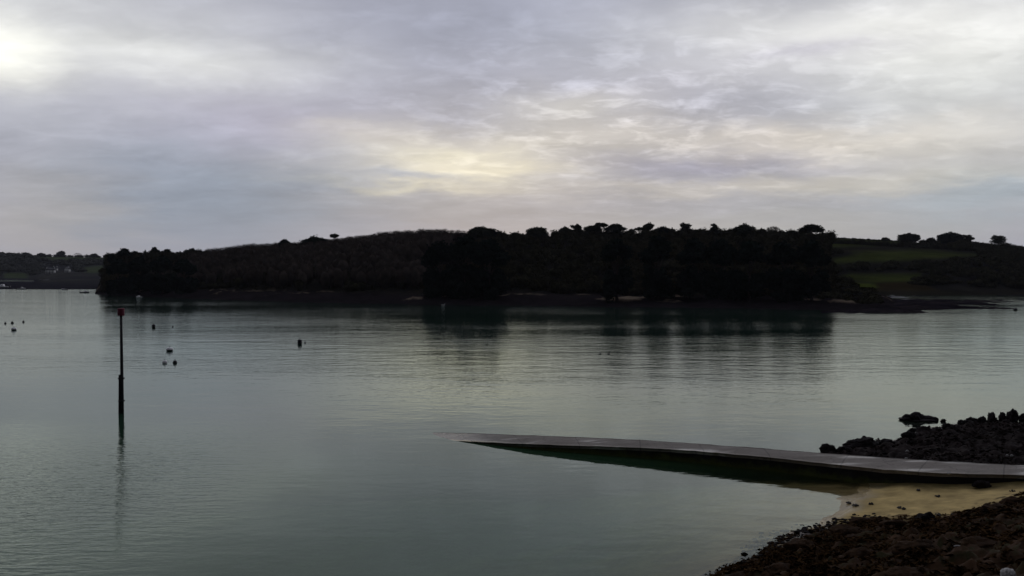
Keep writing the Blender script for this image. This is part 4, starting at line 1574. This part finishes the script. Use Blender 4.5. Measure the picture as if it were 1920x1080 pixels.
# ------------------------------------------------------------------ far shore buildings
def build_house(px, py, d, wpx, label, rz, hw=4.2, gable=False):
    x = (px - 960) / F * d
    z = float(FAR.height(x, d))
    zt = z_of(py, d)
    w = wpx / F * d
    dep = 5.5
    root = thing('white_cottage', label, 'house', (x, d, z - 0.3), rz, 'white cottages on the distant shore')
    MB().box((-w / 2, -dep / 2, 0), (w / 2, dep / 2, hw)).build('wall', M['render'], root)
    rh = 2.6
    e = 0.25
    if not gable:
        V = [(-w / 2 - e, -dep / 2 - e, hw), (w / 2 + e, -dep / 2 - e, hw), (w / 2 + e, dep / 2 + e, hw), (-w / 2 - e, dep / 2 + e, hw), (-w / 2 - e, 0, hw + rh), (w / 2 + e, 0, hw + rh)]
        rf = MB().add(V, [[0, 4, 3], [1, 2, 5]], [[0, 1, 5, 4], [2, 3, 4, 5], [3, 2, 1, 0]]).build('roof', M['slate'], root)
    else:
        V = [(-w / 2 - e, -dep / 2, hw), (w / 2 + e, -dep / 2, hw), (w / 2 + e, dep / 2, hw), (-w / 2 - e, dep / 2, hw), (0, -dep / 2, hw + rh + 0.6), (0, dep / 2, hw + rh + 0.6)]
        rf = MB().add(V, None, [[1, 2, 5, 4], [3, 0, 4, 5], [3, 2, 1, 0]]).build('roof', M['slate'], root)
        MB().add([(-w / 2, -dep / 2 - 0.01, hw), (w / 2, -dep / 2 - 0.01, hw), (0, -dep / 2 - 0.01, hw + rh + 0.3)], [[0, 1, 2]]).build('gable', M['render'], root)
    for sx in ((-1, 1) if not gable else (1,)):
        cx = sx * (w / 2 - 0.5) if not gable else 0.0
        cy = 0 if not gable else dep / 2 - 0.5
        MB().box((cx - 0.4, cy - 0.35, hw + rh - 0.6), (cx + 0.4, cy + 0.35, hw + rh + 1.1), 0.05).build('chimney', M['render'], rf)
    k = max(2, int(w / 3))
    for r in range(2 if hw > 4 else 1):
        for i in range(k):
            if r == 0 and i == k // 2:
                continue
            cx = -w / 2 + w * (i + 0.5) / k
            f = MB().box((cx - 0.5, -dep / 2 - 0.03, 0.9 + r * 2.0), (cx + 0.5, -dep / 2 + 0.05, 2.0 + r * 1.9)).build('window', M['dark_glass'], root)
    cx = -w / 2 + w * (k // 2 + 0.5) / k
    MB().box((cx - 0.5, -dep / 2 - 0.035, 0), (cx + 0.5, -dep / 2 + 0.05, 2.1)).build('door', M['blue_hull'], root)


build_house(95, 514, 1125, 15, 'wide pale cottage behind the dark quay on the distant shore', 0.1, 4.4)
build_house(127, 515, 1118, 7, 'narrow white gabled cottage right of the wide pale one', -0.1, 4.0, True)
build_house(104, 503, 1215, 7, 'faint pale cottage higher up behind the wide pale one', 0.2, 3.2)


def build_quay():
    d = 845
    x0, x1 = (78 - 960) / F * d, (106 - 960) / F * d
    root = thing('stone_quay', 'low dark stone quay with a pale top on the distant shore', 'quay', ((x0 + x1) / 2, d, 0.0))
    w = (x1 - x0) / 2
    MB().box((-w, -4, -0.5), (w, 12, 1.9), 0.1).build('wall', M['stone_wall'], root)
    MB().box((-w - 0.15, -4.15, 1.903), (w + 0.15, 12, 2.25), 0.06).build('cap', M['stone_cap'], root)
    for k in range(2):
        MB().lathe([(0.22, 2.253), (0.16, 2.35), (0.16, 2.75), (0.25, 2.85), (0.2, 2.95)], 12, (-w * 0.6 + k * w * 1.2, -3.2, 0)).build('bollard', M['steel'], root)


build_quay()


# ------------------------------------------------------------------ rocks
def rock_mb(lumps, seed, sub=ICO4):
    """lumps: (centre, radii); blocky weathered stone"""
    rng = np.random.RandomState(seed)
    mb = MB()
    for c, r in lumps:
        V, T = sub
        V = V.copy()
        k = np.ones(len(V))
        for _ in range(8):      # chop flat faces
            n = rng.normal(size=3)
            n /= np.linalg.norm(n)
            h = 0.60 + 0.36 * rng.rand()
            dd = V @ n
            V = V - np.where(dd > h, dd - h, 0)[:, None] * n * 0.85
        sd = rng.rand(3) * 50
        k = 1.06 + 0.20 * (fbm(V[:, 0] * 2.4 + sd[0], V[:, 1] * 2.4 + V[:, 2] * 1.7 + sd[1], 4)) + 0.11 * fbm(V[:, 2] * 5 + sd[2], V[:, 0] * 5 - V[:, 1] * 3, 3)
        a = rng.rand() * 6.28
        ca, sa = math.cos(a), math.sin(a)
        V = V * k[:, None]
        V = np.column_stack([V[:, 0] * ca - V[:, 1] * sa, V[:, 0] * sa + V[:, 1] * ca, V[:, 2]])
        mb.add(np.array(c) + V * np.array(r), T)
    return mb


def rock(label, x0, x1, base, top, z=0.0, seed=1, lumps=None, mat='rock', name='rock', cat='rock', group=None, sink=0.3):
    """one stone spanning pixel columns x0..x1, foot at row base, top at row top, foot at height z"""
    b = at_z((x0 + x1) / 2, base, z)
    m = b[1] / F
    w = (x1 - x0) / 2 * m
    h = (base - top) * m * (0.90 if group == G1 else 1.02)
    dpt = max(w * 0.55, h * 0.6)
    b = b + np.array([0, dpt * 0.75, 0])
    root_off = []
    for (cx, cw, ch) in (lumps or [(0, 1, 1)]):
        H = h * ch
        root_off.append(((cx * w, 0, H * 0.5 - sink * 0.5 * H), (cw * w * 1.06, dpt * min(1, cw + 0.25), H * (0.5 + sink * 0.5) * 1.08)))
    rr = np.random.RandomState(seed + 900)
    for _ in range(5 if lumps else 2):      # knobs that break the outline
        u = rr.uniform(-0.8, 0.8)
        kh = h * rr.uniform(0.35, 0.8) * (1 - 0.45 * abs(u))
        root_off.append(((u * w, rr.uniform(-.3, .3) * dpt, kh * 0.4), (w * rr.uniform(.16, .3), dpt * 0.4, kh * 0.62)))
    o = rock_mb(root_off, seed).build(name, M[mat], None, False)
    o.location = tuple(b)
    return tag(o, label, cat, group)


G1 = 'dark rocks of the reef beyond the slipway'
rock('long low rock outcrop lying by itself in the water beyond the reef', 1693, 1766, 790, 776, 0, 1, [(-0.78, .22, .35), (-0.5, .27, .8), (-.1, .3, 1.05), (.15, .2, .75), (.48, .28, .6), (.76, .2, .5), (.93, .1, .25), (0, .8, .28)], name='rock_outcrop', group=G1)
rock('small rock at the right end of the long low outcrop', 1764, 1774, 791, 786, 0, 2, group=G1)
rock('squarish boulder at the outer end of the reef against the slipway', 1543, 1572, 852, 833, 0.05, 3, [(0, 0.95, 1), (0.4, 0.6, 0.75)], group=G1)
rock('rounded boulder next inland from the squarish end boulder', 1569, 1597, 851, 836, 0.1, 4, group=G1)
rock('wide low rock ledge with water on its far side', 1594, 1656, 841, 819, 0, 5, [(-0.55, 0.45, 0.62), (0.05, 0.5, 1.0), (0.62, 0.4, 0.55), (0, 1, 0.45)], group=G1)
rock('dark hump of rock left of the small tide pool', 1694, 1722, 823, 809, 0.05, 6, [(-0.3, 0.7, 1), (0.4, 0.6, 0.8)], group=G1)
rock('thin jagged rock ridge along the back of the small tide pool', 1710, 1746, 809, 800, 0, 7, [(-0.7, 0.3, 0.6), (-0.1, 0.35, 0.75), (0.5, 0.4, 1.0), (0, 1, .4)], group=G1)
rock('low rock on the reef crest left of the first pinnacle', 1836, 1856, 795, 782, 0.1, 8, [(-0.2, 0.8, 1), (0.6, .4, .6)], group=G1)
rock('first upright rock pinnacle on the reef crest', 1857, 1873, 795, 773, 0.1, 9, [(-0.1, 0.6, 1), (0.2, 0.85, 0.62)], group=G1)
rock('short stubby pinnacle between the two larger ones', 1876, 1892, 787, 774, 0, 10, [(-0.1, 0.6, 1), (0.5, 0.5, 0.6), (-.5, .5, .5)], group=G1)
rock('largest twin topped rock pinnacle at the seaward corner', 1894, 1914, 790, 769, 0, 11, [(-0.25, 0.65, 1), (0.35, 0.6, 0.97), (0, 1, 0.6)], group=G1)
rock('blocky rock cut by the right frame edge beyond the reef', 1912, 1940, 790, 775, 0, 12, [(-0.5, 0.5, 0.85), (0.3, 0.7, 1)], group=G1)
rock('flat dark stone against the foot of the slipway on the sand', 1826, 1858, 914, 903, 0.62, 13, [(0, 1, 1), (0.4, 0.5, 0.7)], group=None)
rock('square topped boulder on the edge of the sand', 1722, 1758, 992, 968, 0.55, 14, [(0, 1.0, 1.0), (-0.5, 0.6, 0.75)], group=None)
rock('small black stone in the shallows off the weedy bank', 1391, 1402, 1041, 1036, -0.02, 15, group=None)
for i, (x0, x1, ba, tp, z, lab) in enumerate([
        (1770, 1792, 804, 794, 0.1, 'rough knob on the reef crest below the long low outcrop'),
        (1798, 1818, 797, 786, 0.1, 'middle knob of the rising reef crest'),
        (1816, 1838, 794, 781, 0.1, 'highest knob of the reef crest before the pinnacles'),
        (1655, 1690, 838, 824, 0.1, 'low rock joining the wide ledge to the main reef')]):
    rock(lab, x0, x1, ba, tp, z, 20 + i, [(-0.3, 0.7, 1), (0.4, 0.6, 0.75)], group=G1)
G2 = 'boulders of the near weedy bank'
for i, (x0, x1, ba, tp, z, lab) in enumerate([
        (1600, 1650, 985, 968, 0.2, 'low brown boulder on the sand edge left of the square topped boulder'),
        (1655, 1715, 1000, 972, 0.5, 'broad brown boulder adjoining the square topped boulder'),
        (1795, 1850, 985, 958, 0.9, 'brown boulder where the sand narrows between rocks'),
        (1850, 1900, 968, 938, 1.0, 'reddish brown boulder above the inner corner of the sand'),
        (1892, 1950, 955, 928, 1.05, 'high brown boulder at the inner end of the cove, cut by the frame'),
        (1560, 1625, 1010, 985, 0.3, 'olive boulder amid the speckled weed at the bank edge'),
        (1480, 1540, 1035, 1010, 0.2, 'dark boulder low on the seaward side of the bank'),
        (1580, 1660, 1060, 1028, 0.9, 'big rounded boulder in the middle of the weedy bank'),
        (1690, 1780, 1050, 1012, 1.3, 'big brown slab behind the square topped boulder'),
        (1810, 1890, 1040, 1008, 1.8, 'tallest brown boulder on the upper bank'),
        (1440, 1520, 1085, 1058, 0.4, 'boulder at the bottom frame edge near the seaward end of the bank'),
        (1680, 1780, 1100, 1062, 1.6, 'wide boulder cut by the bottom frame edge')]):
    rock(lab, x0, x1, ba, tp, z, 40 + i, [(-0.1, 0.9, 0.72), (0.45, 0.6, 0.5), (-0.5, 0.55, 0.45)], 'bank_rock' if 'bank_rock' in M else 'rock', 'boulder', 'boulder', G2)

# pale things lying about
rock('small white stone on the reef above the slipway', 1699, 1705, 848, 844, 0.5, 61, mat='pale_stone', name='stone', cat='stone')
rock('pale pebble at the reef foot on the far slipway edge', 1697, 1702, 861, 858.5, 0.75, 62, mat='pale_stone', name='stone', cat='stone')
rock('left of two tiny pale stones high on the reef', 1887, 1892, 855, 852.5, 0.9, 63, mat='pale_stone', name='stone', cat='stone')
rock('right of two tiny pale stones high on the reef', 1895, 1900, 855.5, 853, 0.9, 64, mat='pale_stone', name='stone', cat='stone')
rock('flat pale stone on the near edge of the slipway', 1776, 1784, 889, 886, 1.6, 65, mat='pale_stone', name='stone', cat='stone', sink=0.2)


def weed_clump(px, py, wpx, label, z):
    b = at_z(px, py, z)
    z = float(shore_height(np.array([b[0]]), np.array([b[1]]))[0][0])
    m = b[1] / F * wpx
    rng_ = np.random.RandomState(int(px * 7 + py))
    mb = MB()
    for k in range(14):
        a = rng_.rand() * 6.28
        r = m * 0.5 * rng_.rand()
        p = np.array([r * math.cos(a), r * math.sin(a), 0.0])
        e = p + np.array([math.cos(a + rng_.normal()), math.sin(a + rng_.normal()), 0]) * m * 0.35
        mb.tube([p + [0, 0, 0.01], (p + e) / 2 + [0, 0, 0.035 + 0.04 * rng_.rand()], e + [0, 0, 0.012]], [0.02, 0.03, 0.008], 5)
    o = mb.build('seaweed_clump', M['weed'])
    o.location = (b[0], b[1], z)
    tag(o, label, 'seaweed', 'scraps of seaweed on the sand')


for px, py, w, lab, z in [
        (1592, 946, 7, 'thin scrap of weed at the wet edge of the sand', 0.0),
        (1604, 951, 10, 'largest black scrap of weed near the wet edge of the sand', 0.02),
        (1633, 949, 6, 'small dark scrap of weed just inland of the largest one', 0.1),
        (1688, 955, 8, 'dark scrap of weed in the middle of the sand', 0.28),
        (1694, 957, 6, 'faint scrap of weed touching the one in mid sand', 0.3),
        (1723, 919, 8, 'dark scrap of weed on the sand nearest the slipway', 0.35),
        (1759, 930, 8, 'faint scrap of weed between slipway and bank', 0.45),
        (1760, 971, 11, 'clump of weed right beside the square topped boulder', 0.6),
        (1787, 972, 6, 'small scrap of weed right of the square topped boulder', 0.7),
        (1898, 921, 9, 'scrap of weed at the innermost corner of the sand', 0.9)]:
    weed_clump(px, py, w, lab, z)


def pebbles():
    rng_ = np.random.RandomState(5)
    mb = MB()
    V0, T0 = ICO2
    c = 0
    while c < 420:
        px, py = 1390 + 260 * rng_.rand(), 970 + 95 * rng_.rand()
        b = at_z(px, py, 0.05)
        sdv = float(poly_sd(np.array([b[0]]), np.array([b[1]]), bank_poly)[0])
        if not (-1.1 < sdv < 0.5) or rng_.rand() > math.exp(-abs(sdv + 0.1) * 1.8):
            continue
        z = float(shore_height(np.array([b[0]]), np.array([b[1]]))[0][0])
        r = 0.025 + 0.06 * rng_.rand() ** 2
        mb.add(V0 * (1 + 0.15 * np.sin(V0[:, [0]] * 5 + c)) * [r * 1.3, r, r * 0.7] + [b[0], b[1], z + r * 0.2], T0)
        c += 1
    tag(mb.build('pebbles', M['rock'], None, True), 'dark pebbles and weed specks along the edge of the bank', None, None, 'stuff')


pebbles()


def seaweed_cover(name, label, poly, n, box, seed, mat):
    r_ = np.random.RandomState(seed)
    x = r_.uniform(box[0], box[1], n)
    y = r_.uniform(box[2], box[3], n)
    sd_ = poly_sd(x, y, poly)
    keep = (sd_ > -0.25 + 0.35 * r_.rand(n)) & (poly_sd(x, y, slip_poly) < -0.15) & (fbm(x * 1.1, y * 1.1, 3) + 0.5 > r_.rand(n))
    x, y = x[keep], y[keep]
    z = shore_height(x, y)[0]
    k = z > -0.08
    x, y, z = x[k], y[k], z[k]
    n = len(x)
    a = r_.rand(n) * 6.283
    L = 0.06 + 0.16 * r_.rand(n) ** 1.5
    w = L * (0.18 + 0.2 * r_.rand(n))
    up = 0.02 + 0.07 * r_.rand(n) ** 2
    dx, dy = np.cos(a), np.sin(a)
    c = np.stack([x, y, z], 1)
    d = np.stack([dx, dy, 0 * dx], 1)
    q = np.stack([-dy, dx, 0 * dx], 1)
    u = np.array([0, 0, 1.0])
    V = np.stack([c - d * L[:, None] - u * 0.02, c + q * w[:, None] + u * up[:, None], c + d * L[:, None] - u * 0.02, c - q * w[:, None] + u * (up * 0.5)[:, None]], 1).reshape(-1, 3)
    i = np.arange(n)[:, None] * 4
    me = fast_mesh(name, V, [np.concatenate([i + [0, 1, 2], i + [0, 2, 3]])])
    tag(mesh_obj(name, me, mat), label, None, None, 'stuff')


M['wrack'] = foliage_mat('brown_wrack', (0.056, 0.032, 0.015), 0.7, 1.2)
M['reef_wrack'] = foliage_mat('dark_reef_wrack', (0.022, 0.017, 0.014), 0.6, 1.2)
seaweed_cover('seaweed', 'brown bladder wrack covering the near bank', bank_poly, 95000, (4, 22, 21.5, 38), 11, M['wrack'])
seaweed_cover('seaweed', 'dark weed covering the reef beyond the slipway', reef_poly, 34000, (14, 36, 36, 62), 12, M['reef_wrack'])


def litter():
    b = at_z(1795, 1052, 1.75)
    z = float(shore_height(np.array([b[0]]), np.array([b[1]]))[0][0])
    o = MB().tube([(-0.10, 0, 0.02), (-0.03, 0.01, 0.03), (0.04, 0.0, 0.03), (0.10, 0.02, 0.02)], [0.018, 0.026, 0.024, 0.012], 8).build('driftwood_stick', M['pale_stone'], None, True)
    o.location = (b[0], b[1], z + 0.06)
    tag(o, 'short bleached stick lying on the dark weedy bank', 'driftwood')
    o = rock('pale angular stone in the bottom right corner of the bank', 1884, 1908, 1086, 1067, 2.45, 71, [(-0.2, 0.8, 1), (0.4, 0.6, 0.7)], 'pale_stone', 'stone', 'stone')


litter()


# ------------------------------------------------------------------ the air over the estuary
def build_haze():
    m, t, out = mat_base('haze')
    v = t.n.new('ShaderNodeVolumePrincipled')
    v.inputs['Color'].default_value = (0.86, 0.90, 1.0, 1)
    v.inputs['Density'].default_value = HAZE
    t.l.new(v.outputs[0], out.inputs['Volume'])
    o = MB().box((-2700, -210, -10.5), (2700, 2700, 75)).build('haze', m)
    tag(o, 'thin grey evening haze over the estuary', None, None, 'stuff')


HAZE = 0.00005
build_haze()
